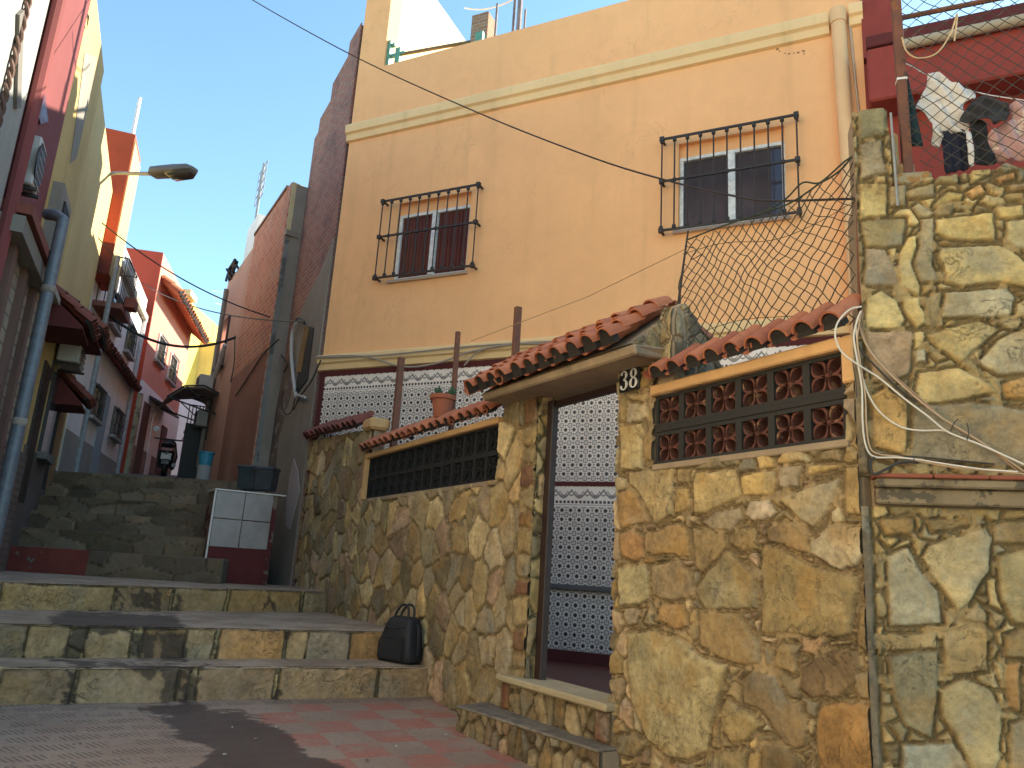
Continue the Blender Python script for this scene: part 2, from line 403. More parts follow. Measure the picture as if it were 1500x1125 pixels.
def tilemat():
    """glazed Moorish tiles: rosettes, black dots, two friezes"""
    b = NB('patterned_tiles'); uv = b.sep(b.uv()); u, v = uv[0], uv[1]; T = .108
    fu = b.math('FRACT', b.math('DIVIDE', u, T)); fv = b.math('FRACT', b.math('DIVIDE', v, T))
    cu = b.math('SUBTRACT', fu, .5); cv = b.math('SUBTRACT', fv, .5)
    r = b.math('SQRT', b.math('ADD', b.math('MULTIPLY', cu, cu), b.math('MULTIPLY', cv, cv)))
    au = b.math('ABSOLUTE', cu); av = b.math('ABSOLUTE', cv)
    eu = b.math('SUBTRACT', .5, au); ev = b.math('SUBTRACT', .5, av)
    rc = b.math('SQRT', b.math('ADD', b.math('MULTIPLY', eu, eu), b.math('MULTIPLY', ev, ev)))
    star = b.math('MINIMUM', b.math('MAXIMUM', au, av), b.math('MULTIPLY', b.math('ADD', au, av), .72))
    ring = b.math('MULTIPLY', b.math('GREATER_THAN', star, .14), b.math('LESS_THAN', star, .25))
    thin = b.math('MULTIPLY', b.math('GREATER_THAN', star, .32), b.math('LESS_THAN', star, .36))
    core = b.math('LESS_THAN', r, .07)
    grey = b.math('ADD', b.math('MULTIPLY', ring, .80), b.math('MULTIPLY', thin, .55), clamp=True)
    mid = b.math('LESS_THAN', b.math('ADD', b.math('MINIMUM', eu, ev), b.math('MINIMUM', au, av)), .13)
    thin = b.math('MAXIMUM', thin, mid)
    grey = b.math('MAXIMUM', grey, b.math('MULTIPLY', mid, .9))
    dot = b.math('ADD', b.math('LESS_THAN', b.math('ADD', eu, ev), .27), b.math('MULTIPLY', core, .9), clamp=True)
    pat = b.math('MAXIMUM', grey, dot)
    # friezes
    tot_b = None; mask = None
    for top in (3.68, 2.115):
        d = b.math('SUBTRACT', top, v)                                  # distance below the frieze top
        inb = b.math('MULTIPLY', b.math('GREATER_THAN', d, 0), b.math('LESS_THAN', d, .235))
        arc = b.math('ABSOLUTE', b.math('SINE', b.math('MULTIPLY', u, 3.14159 / .2)))
        l1 = b.math('LESS_THAN', b.math('ABSOLUTE', b.math('SUBTRACT', d, b.math('ADD', .04, b.math('MULTIPLY', arc, .085)))), .016)
        arc2 = b.math('ABSOLUTE', b.math('COSINE', b.math('MULTIPLY', u, 3.14159 / .1)))
        l2 = b.math('LESS_THAN', b.math('ABSOLUTE', b.math('SUBTRACT', d, b.math('ADD', .055, b.math('MULTIPLY', arc2, .05)))), .009)
        ds = b.math('MULTIPLY', b.math('MULTIPLY', b.math('GREATER_THAN', d, .165), b.math('LESS_THAN', d, .197)), b.math('LESS_THAN', b.math('FRACT', b.math('DIVIDE', u, .05)), .62))
        ln = b.math('MULTIPLY', b.math('GREATER_THAN', d, .21), b.math('LESS_THAN', d, .22))
        fz = b.math('ADD', b.math('MULTIPLY', b.math('MAXIMUM', l1, l2), .75), b.math('ADD', ds, b.math('MULTIPLY', ln, .5)), clamp=True)
        fz = b.math('MULTIPLY', fz, inb)
        tot_b = fz if tot_b is None else b.math('MAXIMUM', tot_b, fz); mask = inb if mask is None else b.math('MAXIMUM', mask, inb)
    pat = b.math('MAXIMUM', b.math('MULTIPLY', pat, b.math('SUBTRACT', 1.0, mask)), tot_b)
    # tile joints
    ju = b.math('ABSOLUTE', b.math('SUBTRACT', b.math('FRACT', b.math('DIVIDE', u, .368)), .5)); jv = b.math('ABSOLUTE', b.math('SUBTRACT', b.math('FRACT', b.math('DIVIDE', v, .276)), .5))
    j = b.math('MAXIMUM', b.math('GREATER_THAN', ju, .492), b.math('GREATER_THAN', jv, .492))
    n = b.noise(b.pos(), 3, 4)
    base = b.mix(b.rng(n, .35, .7), (.80, .66, .57, 1), (.90, .77, .67, 1))
    c = b.mix(b.math('MULTIPLY', pat, .97), base, (.022, .020, .024, 1)); c = b.mix(b.math('MULTIPLY', j, .4), c, (.3, .28, .26, 1))
    b.bump(b.math('MULTIPLY', j, -1.0), .3, .002)
    return b.fin(c, b.rng(n, .3, .7, .25, .42), 0, .35)
M_MOOR = tilemat()

# ------------------------------------------------------------------ generic builders
def wall_holes(mb, fr, u0, u1, v0, v1, holes, depth, w=0.0, m=0):
    us = sorted({u0, u1, *[h[0] for h in holes], *[h[1] for h in holes]}); vs = sorted({v0, v1, *[h[2] for h in holes], *[h[3] for h in holes]})
    for a, b in zip(us, us[1:]):
        for c, d in zip(vs, vs[1:]):
            mu, mv = (a + b) / 2, (c + d) / 2
            if any(h[0] < mu < h[1] and h[2] < mv < h[3] for h in holes): continue
            mb.poly([fr.p(a, c, w), fr.p(b, c, w), fr.p(b, d, w), fr.p(a, d, w)], m)
    for a, b, c, d in holes:
        q = [(a, c), (b, c), (b, d), (a, d)]
        for i in range(4):
            p, r = q[i], q[(i + 1) % 4]
            mb.poly([fr.p(*p, w), fr.p(*r, w), fr.p(*r, w - depth), fr.p(*p, w - depth)], m)
    return mb
def roof_tiles(name, fr, parent, u0, u1, n, prof, r=.085, mat=None, mat2=None, rows=1, thick=.010, seed=1, flip=1):
    """barrel tiles: covers and channels running from (w,v) prof[0] (ridge) down to prof[1] (eave)"""
    rr = random.Random(seed); mb = MB(); (wr, vr), (we, ve) = prof
    pitch = (u1 - u0) / n
    L = math.hypot(we - wr, ve - vr); du = np.array([(we - wr) / L, (ve - vr) / L])        # down the slope
    up = np.array([-du[1], du[0]]); up = up if up[1] > 0 else -up
    def barrel(uc, s0, s1, ra, rb, convex, base):
        K = 9; pts = []
        for (s, rad) in ((s0, ra), (s1, rb)):
            for k in range(K):
                g = math.pi * k / (K - 1)
                for t in (rad, rad - thick):
                    du_ = -math.cos(g) * t; hh = math.sin(g) * t * (1 if convex else -1)
                    lift = base + hh + (.020 if (s == s1 and convex and rows > 1) else 0)
                    w = wr + du[0] * s + up[0] * lift; v = vr + du[1] * s + up[1] * lift
                    pts.append(fr.p(uc + du_, v, w))
        Fc = []; S = 2 * K
        for k in range(K - 1):
            o0, i0, o1, i1 = 2 * k, 2 * k + 1, 2 * k + 2, 2 * k + 3
            Fc += [(o0, o1, S + o1, S + o0), (i0, S + i0, S + i1, i1), (o0, i0, i1, o1), (S + o0, S + o1, S + i1, S + i0)]
        Fc += [(0, S, S + 1, 1), (2 * K - 2, 2 * K - 1, S + 2 * K - 1, S + 2 * K - 2)]
        mb.add(pts, Fc)
    step = L / rows
    for i in range(n):
        uc = u0 + (i + .5) * pitch
        for j in range(rows):
            s0 = j * step - (.03 if j else 0); s1 = (j + 1) * step + rr.uniform(-.012, .012)
            bz = .012 * (rows - 1 - j) * 0 + rr.uniform(0, .008)
            barrel(uc + rr.uniform(-.006, .006), s0, s1, r * .86, r * rr.uniform(.98, 1.06), True, .012 + bz)
            if i < n: barrel(uc + pitch / 2, s0, s1 - .02, pitch * .40, pitch * .36, False, .03 + bz)
    fill = MB()  # plugs blackened for soot and for the shade inside the tile hollows
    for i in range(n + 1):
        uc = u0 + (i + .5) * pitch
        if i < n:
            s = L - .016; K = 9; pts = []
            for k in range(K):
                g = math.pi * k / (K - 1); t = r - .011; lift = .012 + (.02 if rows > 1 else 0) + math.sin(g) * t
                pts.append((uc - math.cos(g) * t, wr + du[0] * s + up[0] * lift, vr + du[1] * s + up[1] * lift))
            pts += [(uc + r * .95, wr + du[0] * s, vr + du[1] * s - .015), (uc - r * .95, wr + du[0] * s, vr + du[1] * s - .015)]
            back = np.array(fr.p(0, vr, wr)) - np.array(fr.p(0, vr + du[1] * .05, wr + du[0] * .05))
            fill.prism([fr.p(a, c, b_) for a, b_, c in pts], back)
    fill.build('tile_infill', M_HOLLOW, parent)
    return mb.build(name, mat or M_TILE, parent, smooth=True)
def cloth(name, outline, fr, w, mat, label, group, amp=.03, freq=22, dirv=(1, .15), seed=0, step=.025, parent=None, cat='laundry', gather=None):
    """a hanging piece of cloth: outline in (u,v), folds as real displacement"""
    ol = [Vector((float(a), float(b))) for a, b in outline]
    P = np.array(outline, float); pts = list(ol); n = len(ol)
    for uu in np.arange(P[:, 0].min(), P[:, 0].max(), step):
        for vv in np.arange(P[:, 1].min(), P[:, 1].max(), step):
            if poly_sd(np.array([uu]), np.array([vv]), P)[0] > step * .35: pts.append(Vector((uu + .3 * step * math.sin(vv * 300), vv)))
    vs, es, fs, *_ = delaunay_2d_cdt(pts, [(i, (i + 1) % n) for i in range(n)], [], 1, 1e-5)
    q = np.array([(a.x, a.y) for a in vs]); d = np.array(dirv)
    vt = P[:, 1].max(); ph = fbm(q[:, 0] * 5, q[:, 1] * 5, seed, 3)
    ww = w + amp * np.sin((q @ d) * freq + 3 * ph) * (.35 + .65 * np.clip((vt - q[:, 1]) * 3, 0, 1)) + amp * .9 * fbm(q[:, 0] * 9, q[:, 1] * 9, seed + 3, 3) + amp * .9 * (1 - 2 * np.abs(fbm(q[:, 0] * 22 + q[:, 1] * 9, q[:, 1] * 17, seed + 8, 2)))
    V = fr.o + q[:, :1] * fr.x + q[:, 1:2] * fr.z + ww[:, None] * fr.n
    o = link_mesh(name, V, [tuple(f) for f in fs], mat, parent, 'all')
    s = o.modifiers.new('thickness', 'SOLIDIFY'); s.thickness = .005
    if parent is None: tag(o, label, cat, group)
    return o
def sag(a, b, drop, n=14):
    a = np.array(a, float); b = np.array(b, float)
    return [a + (b - a) * t - np.array([0, 0, drop * 4 * t * (1 - t)]) for t in np.linspace(0, 1, n)]
def bez(pts, n=8):
    """smooth path through points (Catmull-Rom)"""
    P = [np.array(p, float) for p in pts]; P = [2 * P[0] - P[1]] + P + [2 * P[-1] - P[-2]]; out = []
    for i in range(1, len(P) - 2):
        for t in np.linspace(0, 1, n, endpoint=False):
            a, b, c, d = P[i - 1:i + 3]
            out.append(.5 * (2 * b + (c - a) * t + (2 * a - 5 * b + 4 * c - d) * t * t + (3 * b - a - 3 * c + d) * t ** 3))
    return out + [P[-2]]
# ------------------------------------------------------------------ sky and sun
w = bpy.data.worlds.new('World'); bpy.context.scene.world = w; w.use_nodes = True
nt = w.node_tree; nt.nodes.clear()
wo = nt.nodes.new('ShaderNodeOutputWorld'); bg = nt.nodes.new('ShaderNodeBackground'); sk = nt.nodes.new('ShaderNodeTexSky')
sk.sky_type = 'NISHITA'; sk.sun_disc = False
SUN_AZ, SUN_EL = R_(24), R_(30)                          # direction towards the sun, azimuth counted from +X to +Y
sd_ = Vector((math.cos(SUN_AZ) * math.cos(SUN_EL), math.sin(SUN_AZ) * math.cos(SUN_EL), math.sin(SUN_EL)))
sk.sun_elevation = SUN_EL; sk.sun_rotation = math.atan2(sd_.x, sd_.y)
sk.altitude = 20; sk.air_density = 1.0; sk.dust_density = .3; sk.ozone_density = 1.0
bg.inputs[1].default_value = .15
hs = nt.nodes.new('ShaderNodeMix'); hs.data_type = 'RGBA'; hs.blend_type = 'MULTIPLY'; hs.inputs[0].default_value = 1.0; hs.inputs[7].default_value = (.72, .86, .83, 1)   # the sky's own tint, a little greener than the model
nt.links.new(sk.outputs[0], hs.inputs[6]); nt.links.new(hs.outputs[2], bg.inputs[0]); nt.links.new(bg.outputs[0], wo.inputs[0])
sl = bpy.data.lights.new('sun', 'SUN'); sl.energy = 5.0; sl.angle = R_(.5); sl.color = (1, .90, .74)
so = bpy.data.objects.new('sun', sl); C.objects.link(so); so.rotation_euler = (-sd_).to_track_quat('-Z', 'Y').to_euler()
vs = bpy.context.scene.view_settings; vs.view_transform = 'Standard'; vs.look = 'None'; vs.gamma = 1; vs.exposure = 1.65
bpy.context.scene.cycles.max_bounces = 8; bpy.context.scene.cycles.diffuse_bounces = 5

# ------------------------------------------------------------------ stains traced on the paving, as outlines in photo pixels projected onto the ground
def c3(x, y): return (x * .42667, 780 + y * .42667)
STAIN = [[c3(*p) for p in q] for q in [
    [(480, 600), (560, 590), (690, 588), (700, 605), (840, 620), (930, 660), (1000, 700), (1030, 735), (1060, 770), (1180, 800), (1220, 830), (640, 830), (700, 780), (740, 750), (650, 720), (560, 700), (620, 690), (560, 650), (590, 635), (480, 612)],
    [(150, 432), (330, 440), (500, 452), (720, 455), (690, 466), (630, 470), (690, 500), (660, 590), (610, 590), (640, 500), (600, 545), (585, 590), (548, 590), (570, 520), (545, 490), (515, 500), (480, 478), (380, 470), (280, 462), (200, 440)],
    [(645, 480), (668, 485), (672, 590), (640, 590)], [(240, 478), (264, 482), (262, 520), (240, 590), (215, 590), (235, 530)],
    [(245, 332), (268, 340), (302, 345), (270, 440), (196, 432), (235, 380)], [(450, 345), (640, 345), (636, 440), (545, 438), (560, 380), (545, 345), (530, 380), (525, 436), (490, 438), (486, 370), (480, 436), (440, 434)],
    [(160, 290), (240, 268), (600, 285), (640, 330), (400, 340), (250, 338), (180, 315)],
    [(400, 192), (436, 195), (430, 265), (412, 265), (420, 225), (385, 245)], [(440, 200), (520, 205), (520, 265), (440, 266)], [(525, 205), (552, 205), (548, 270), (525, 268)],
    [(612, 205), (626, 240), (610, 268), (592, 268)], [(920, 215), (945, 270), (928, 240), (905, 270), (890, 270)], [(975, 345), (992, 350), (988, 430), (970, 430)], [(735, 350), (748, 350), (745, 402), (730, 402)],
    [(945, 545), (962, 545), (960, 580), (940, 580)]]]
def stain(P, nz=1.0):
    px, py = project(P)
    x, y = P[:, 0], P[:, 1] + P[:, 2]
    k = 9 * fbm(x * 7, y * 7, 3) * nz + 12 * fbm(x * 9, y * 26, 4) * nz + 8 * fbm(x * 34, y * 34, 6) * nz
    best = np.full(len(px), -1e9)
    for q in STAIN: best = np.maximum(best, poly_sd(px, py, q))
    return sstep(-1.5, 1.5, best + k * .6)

# ------------------------------------------------------------------ the street
STEP_Z = [.24, .48, .72]
def groundz(x, y):
    a = -.5 * x + .866 * y
    return np.minimum(0.0, -.045 * (6.55 - a))
def ground_mat():
    b = NB('street_paving'); p = b.pos()
    a = b.n('ShaderNodeVertexColor'); a.layer_name = 'col'; wet = b.sep(a.outputs[0])[0]; red = b.sep(a.outputs[0])[1]
    q = b.sep(b.map(p, (1, 1, 1), (0, 0, R_(-30)))); u, v = q[0], q[1]
    nz = b.noise(p, 3.5, 6, .65); n2 = b.noise(p, 30, 5, .7); n4 = b.noise(p, 1.1, 4, .6)
    # ribbed concrete tiles: short bars in rows
    row = b.math('FLOOR', b.math('DIVIDE', v, .19)); us = b.math('ADD', u, b.math('MULTIPLY', row, .13))
    bar = b.math('MULTIPLY', b.math('LESS_THAN', b.math('FRACT', b.math('DIVIDE', b.math('ADD', us, b.math('MULTIPLY', v, .45)), .034)), .45),
                 b.math('MULTIPLY', b.math('LESS_THAN', b.math('FRACT', b.math('DIVIDE', v, .19)), .62), b.math('LESS_THAN', b.math('FRACT', b.math('DIVIDE', us, .27)), .82)))
    bar = b.math('MULTIPLY', bar, b.rng(nz, .36, .5))
    bar = b.math('MULTIPLY', bar, b.math('SUBTRACT', 1.0, red))
    # red and grey checks by the door
    ch = b.n('ShaderNodeTexChecker'); b.L(b.map(p, (1, 1, 1), (0, 0, R_(-30))), ch.inputs['Vector']); ch.inputs['Scale'].default_value = 1 / .30
    chk = b.math('MULTIPLY', b.math('MULTIPLY', ch.outputs['Fac'], red), b.rng(nz, .3, .55))
    c = b.mix(b.rng(n4, .3, .7), (.30, .205, .145, 1), (.38, .275, .20, 1))
    c = b.mix(b.math('MULTIPLY', bar, .55), c, (.085, .060, .046, 1))
    c = b.mix(b.math('MULTIPLY', chk, .8), c, (.42, .15, .105, 1))
    c = b.mix(b.rng(n2, .45, .8, 0, .4), c, (.075, .06, .048, 1))
    c = b.mix(b.rng(b.noise(p, 6, 6, .7), .56, .7, 0, .35), c, (.34, .29, .235, 1))
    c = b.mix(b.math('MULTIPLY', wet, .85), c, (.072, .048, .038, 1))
    b.bump(b.math('ADD', b.math('MULTIPLY', bar, -.8), b.math('MULTIPLY', n2, .5)), .55, .012)
    r = b.math('SUBTRACT', .92, b.math('MULTIPLY', wet, .35))
    return b.fin(c, r, 0, .3)
M_GROUND = ground_mat()
def grid_patch(name, pts_fn, nu, nv, mat, colfn, smooth='all', parent=None):
    U, V = np.meshgrid(np.linspace(0, 1, nu), np.linspace(0, 1, nv)); P = pts_fn(U.ravel(), V.ravel())
    jj, ii = np.meshgrid(np.arange(nv - 1), np.arange(nu - 1), indexing='ij'); a = (jj * nu + ii).ravel()
    Fq = np.stack([a, a + 1, a + nu + 1, a + nu], 1)
    return link_mesh(name, P, Fq, mat, parent, smooth, cols={'col': colfn(P)})
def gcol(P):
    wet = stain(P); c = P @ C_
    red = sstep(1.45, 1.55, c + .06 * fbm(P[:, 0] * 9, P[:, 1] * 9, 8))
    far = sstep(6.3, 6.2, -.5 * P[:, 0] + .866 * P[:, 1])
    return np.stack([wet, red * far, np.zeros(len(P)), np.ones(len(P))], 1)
# the street floor in front of the steps (near part fine, the rest coarse)
def gp(U, V):
    x = -6.0 + U * 8.5; y = 2.6 + V * 5.6; return np.stack([x, y, groundz(x, y) + .008 * fbm(x * 2, y * 2, 2)], 1)
tag(grid_patch('street', gp, 520, 340, M_GROUND, gcol), kind='structure')
mb = MB()
for (x0, y0, x1, y1) in ((-40, -40, 40, 2.6), (-40, 2.6, -6, 60), (2.5, 2.6, 40, 60), (-6, 8.2, 2.5, 60)):
    nx = max(1, int((x1 - x0) / 4)); ny = max(1, int((y1 - y0) / 4))
    for i in range(nx):
        for j in range(ny):
            q = [(x0 + (x1 - x0) * (i + a) / nx, y0 + (y1 - y0) * (j + b_) / ny) for a, b_ in ((0, 0), (1, 0), (1, 1), (0, 1))]
            mb.poly([(x, y, float(groundz(x, y)) - .012) for x, y in q])
M_GROUND2 = plaster('plain_paving', (.34, .29, .23), .25, .1, .4)
tag(mb.build('ground', M_GROUND2), kind='structure')

# the three broad steps: front lines from the photograph
lines = []
for (l, r, z) in (((0, 1032), (630, 1019), 0.0), ((0, 963), (572, 966), .24), ((0, 893.5), (490, 897), .48)):
    L = at_z(*l, z); Rr = at_z(*r, z); d = Rr - L; d[2] = 0; d /= np.linalg.norm(d)
    t = (3.075 - L @ C_) / (d @ C_)
    lines.append((L - d * 2.2, L + d * t, d))
M_TREAD = None
def tread_mat():
    b = NB('step_tread'); p = b.pos(); a = b.n('ShaderNodeVertexColor'); a.layer_name = 'col'; wet = b.sep(a.outputs[0])[0]
    n = b.noise(p, 2.4, 6, .65); n2 = b.noise(p, 26, 5, .7)
    c = b.mix(b.rng(n, .35, .65), (.31, .215, .14, 1), (.47, .345, .24, 1)); c = b.mix(b.rng(n2, .45, .8, 0, .45), c, (.07, .055, .045, 1))
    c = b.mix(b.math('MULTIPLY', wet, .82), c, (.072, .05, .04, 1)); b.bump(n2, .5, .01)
    return b.fin(c, .9, 0, .3)
M_TREAD = tread_mat()
def wcol(P): return np.stack([stain(P)] + [np.zeros(len(P))] * 2 + [np.ones(len(P))], 1)
RCOL = [
    [(0, 105, (122, 104, 74)), (113, 257, (140, 122, 86)), (262, 275, (110, 92, 62)), (288, 400, (128, 110, 78)), (408, 550, (140, 122, 84)), (555, 640, (132, 112, 72))],
    [(-60, 35, (110, 104, 80)), (38, 98, (140, 122, 78)), (125, 190, (146, 128, 88)), (208, 270, (118, 96, 62)), (272, 312, (140, 122, 80)), (320, 415, (165, 122, 52)), (420, 448, (152, 132, 84)), (450, 512, (128, 122, 100)), (514, 580, (140, 106, 44))],
    [(0, 165, (146, 124, 66)), (170, 250, (128, 110, 72)), (255, 330, (142, 122, 72)), (336, 440, (158, 124, 54)), (445, 500, (140, 122, 84))]]
steps_root = thing('steps', (lines[0][0] + lines[0][1]) / 2, None, None); tag(steps_root, kind='structure')
for k in range(3):
    a, b_, d = lines[k]; z0 = (0, .24, .48)[k] - .06; z1 = STEP_Z[k]
    fr = Frame(a, d, (d[1], -d[0])); Lu = np.linalg.norm((b_ - a)[:2])
    polys = []
    for (x0, x1, cc) in RCOL[k]:
        zc = z0 + .06 + .01
        yy = {0: 1005, 1: 945, 2: 875}[k]
        u0 = fr.uv(x0, yy)[0]; u1 = fr.uv(x1, yy)[0]
        polys.append(([(u0, z0), (u1, z0 + .0), (u1 + .01, z1 - .012), (u0 + .005, z1 - .01)], np.array(cc) * 1.05 + np.array([12, -2, 0])))
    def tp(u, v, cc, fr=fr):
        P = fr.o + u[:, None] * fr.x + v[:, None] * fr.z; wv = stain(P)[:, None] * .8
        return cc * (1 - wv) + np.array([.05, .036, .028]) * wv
    stone_face('riser', steps_root, fr, 0, Lu, z0, z1, .011, lambda u, v: np.ones(u.shape, bool), polys, cell=.3, asp=.8, gap=.005, relief=.006, seed=70 + k, warp=.014, taper=tp, mortar=(100, 84, 62), vein=.8)
    a2 = lines[k + 1][0] if k < 2 else np.array([-9.2, 10.9, 0]); b2 = lines[k + 1][1] if k < 2 else np.array([-2.3, 11.2, 0])
    def tpn(U, V, a=a, b_=b_, a2=a2, b2=b2, fr=fr, z1=z1):
        f = a + np.outer(U, b_ - a); g = a2 + np.outer(U, b2 - a2) ; Pq = f * (1 - V)[:, None] + g * V[:, None]
        edge = np.clip(V * 12, 0, 1); Pq[:, 2] = z1 - .012 * (1 - edge) ** 2 + .006 * fbm(Pq[:, 0] * 4, Pq[:, 1] * 4, 5) * edge
        chip = np.clip(fbm(Pq[:, 0] * 7 + Pq[:, 1] * 5, Pq[:, 1] * 7, 15, 3), 0, 1) * (1 - edge); Pq[:, 2] -= .020 * chip; Pq[:, :2] += fr.n[:2] * ((.016 - .03 * chip) * (1 - edge))[:, None]
        return Pq
    grid_patch('tread', tpn, 260, 70, M_TREAD, wcol, parent=steps_root)

lit = MB(); rr = random.Random(21)
for i in range(26):
    x, y = rr.uniform(60, 760), rr.uniform(1040, 1120); q = at_z(x, y, 0.0); q[2] = groundz(q[0], q[1]) + .010; r = rr.uniform(.005, .013)
    lit.prism([(q[0] + r * rr.uniform(.5, 1.3) * math.cos(g), q[1] + r * rr.uniform(.5, 1.3) * math.sin(g), q[2]) for g in np.linspace(0, 6.28, 6)[:-1]], (0, 0, .004 + .004 * rr.random()))
tag(lit.build('grit', island('grit_bits', (.55, .5, .42), (.10, .07, .05), .9)), kind='stuff')
# upper flight and the alley paving behind it
FL = 10.45; M_UP = plaster('upper_step_concrete', (.17, .14, .11), .35, .4, .5)
M_UPRED = plaster('worn_red_paint', (.24, .05, .035), .3, .5, .4, patch=(.2, .17, .14), pscale=5, pth=.60)
up = thing('upper_steps', (-5.5, FL, .72), None, None); tag(up, kind='structure')
zs = [.72, 1.03, 1.29, 1.55, 1.80, 2.04, 2.27]
mbu = MB()
for i in range(6):
    y0 = FL + .5 * i; x0 = -9.8 - .2 * i; x1 = -3.2 - .22 * i if i else -3.55
    mbu.hexa([(x0, y0, zs[i] - .1), (x1, y0 - .25, zs[i] - .1), (x1 - .9, 17, zs[i] - .1), (x0, 17, zs[i] - .1), (x0, y0, zs[i + 1]), (x1, y0 - .25, zs[i + 1]), (x1 - .9, 17, zs[i + 1]), (x0, 17, zs[i + 1])])
mbu.build('flight', M_UP, up, bevel=.02)
for i in range(6):
    y0 = FL + .5 * i; x0 = -9.8 - .2 * i; x1 = -3.2 - .22 * i if i else -3.55
    q0 = np.array([x0, y0, 0]); q1 = np.array([x1, y0 - .25, 0]); fu = Frame(q0, q1 - q0, ((q1 - q0)[1], -(q1 - q0)[0]))
    stone_face('upper_riser', up, fu, 1.0, float(np.linalg.norm(q1 - q0)), zs[i] - .08, zs[i + 1] - .004, .022, lambda u, v: np.ones(u.shape, bool), (), cell=.42, asp=.55, gap=.003, relief=.004, seed=90 + i, w0=.022, pal=[(106, 87, 70), (110, 90, 72), (102, 84, 68), (112, 92, 70)], mortar=(94, 77, 61), jitter=.2, vein=.25, warp=.004, mat=vcol('upper_step_stone', .9, .2, .7, 20))
q = MB().hexa([(-9.8, FL - .06, .70), (-5.30, FL - .235, .70), (-5.30, FL - .17, .70), (-9.8, FL, .70), (-9.8, FL - .06, 1.032), (-5.30, FL - .235, 1.032), (-5.30, FL - .12, 1.035), (-9.8, FL + .05, 1.035)])
q.build('painted_riser', M_UPRED, up)
b_ = MB(); b_.prism([(-12, 13.4, 2.28), (-3.5, 13.2, 2.28), (-6, 17, 2.62), (-9, 24, 3.42), (-9.5, 40, 4.2), (-16, 40, 4.2), (-13, 24, 3.42)], (0, 0, -.5))
tag(b_.build('alley_paving', plaster('alley_concrete', (.16, .14, .12), .35, .2, .5)), kind='structure')
b_ = MB(); b_.prism([FF.p(0, .13, .02), WF.p(10.7, .13, -.2), WF.p(2.2, .13, -.2), RF.p(1.5, .13, -.2), FF.p(7.6, .13, .02)], (0, 0, -.3))
tag(b_.build('terrace_floor', island('red_floor_tiles', (.20, .05, .03), (.15, .04, .025), .35)), kind='structure')
# ================================================================== the orange house
house = thing('orange_house', FF.p(3.7, 0, 0), 'orange plastered two-storey house with tiled dado and two grilled windows', 'house')
def hole(fr, x0, x1, y0, y1, xm, ym):
    return (fr.uv(x0, ym)[0], fr.uv(x1, ym)[0], fr.uv(xm, y1)[1], fr.uv(xm, y0)[1])
H1 = hole(FF, 580, 686, 290, 403, 633, 345); H2 = hole(FF, 994, 1151, 197, 327, 1072, 262)
UW = 7.40
mb = MB(); wall_holes(mb, FF, 0, UW, 0, 8.8, [H1, H2], .16)
p = FF.p
# side, back, parapet top and roof terrace floor
D = 6.0; bl = FF.p(0, 0) + A_ * 4.0
def up_(q, z): q = np.array(q, float).copy(); q[2] = z; return q
br = FF.p(UW, 0, -D); bb = FF.p(.2, 0, -D)
mb.poly([p(UW, 0, 0), up_(br, 0), up_(br, 8.8), p(UW, 8.8, 0)]); mb.poly([up_(br, 0), up_(bb, 0), up_(bb, 8.8), up_(br, 8.8)])
mb.poly([p(.5, 8.8, 0), p(UW, 8.8, 0), p(UW, 8.8, -.18), p(.5, 8.8, -.18)]); mb.poly([p(.5, 8.8, -.18), p(UW, 8.8, -.18), p(UW, 7.9, -.18), p(.5, 7.9, -.18)])
mb.poly([p(0, 7.9, -.18), p(UW, 7.9, -.18), up_(br, 7.9), up_(bb, 7.9)])
mb.box(FF, 0, .5, 8.8, 11.15, -.30, 0)
mb.build('wall', M_FACADE, house)
def cornice(name, u0, u1, v0, v1, prot):
    m = MB(); h = v1 - v0
    pr = [(0, v0), (prot * .45, v0 + h * .06), (prot * .55, v0 + h * .38), (prot * .62, v0 + h * .42), (prot * .95, v0 + h * .5), (prot, v0 + h * .9), (prot * .9, v1), (0, v1)]
    m.prism([FF.p(u0, v, w) for w, v in pr], FF.x * (u1 - u0)); return m.build(name, M_CREAM, house)
cornice('cornice', -.03, 7.05, 7.52, 7.80, .10); cornice('cornice', 7.27, 7.42, 7.56, 7.84, .10); cornice('cornice', -.03, 7.40, 3.77, 4.0, .09)
MB().box(FF, .10, 7.38, .13, 3.69, .0, .012).build('tile_dado', M_MOOR, house, uvf=FF)
m = MB(); m.box(FF, 0, 7.38, 3.69, 3.768, 0, .02); m.box(FF, .01, .10, .13, 3.69, 0, .02); m.box(FF, .10, 7.38, 2.125, 2.175, 0, .022); m.box(FF, .1, 7.38, .02, .26, .0, .024)
m.build('dado_trim', M_MAROON, house)
MB().box(FF, 3.2, 5.2, .925, .985, .012, .05).build('grey_rail', metal('grey_paint', (.13, .115, .105), .6), house, bevel=.006)
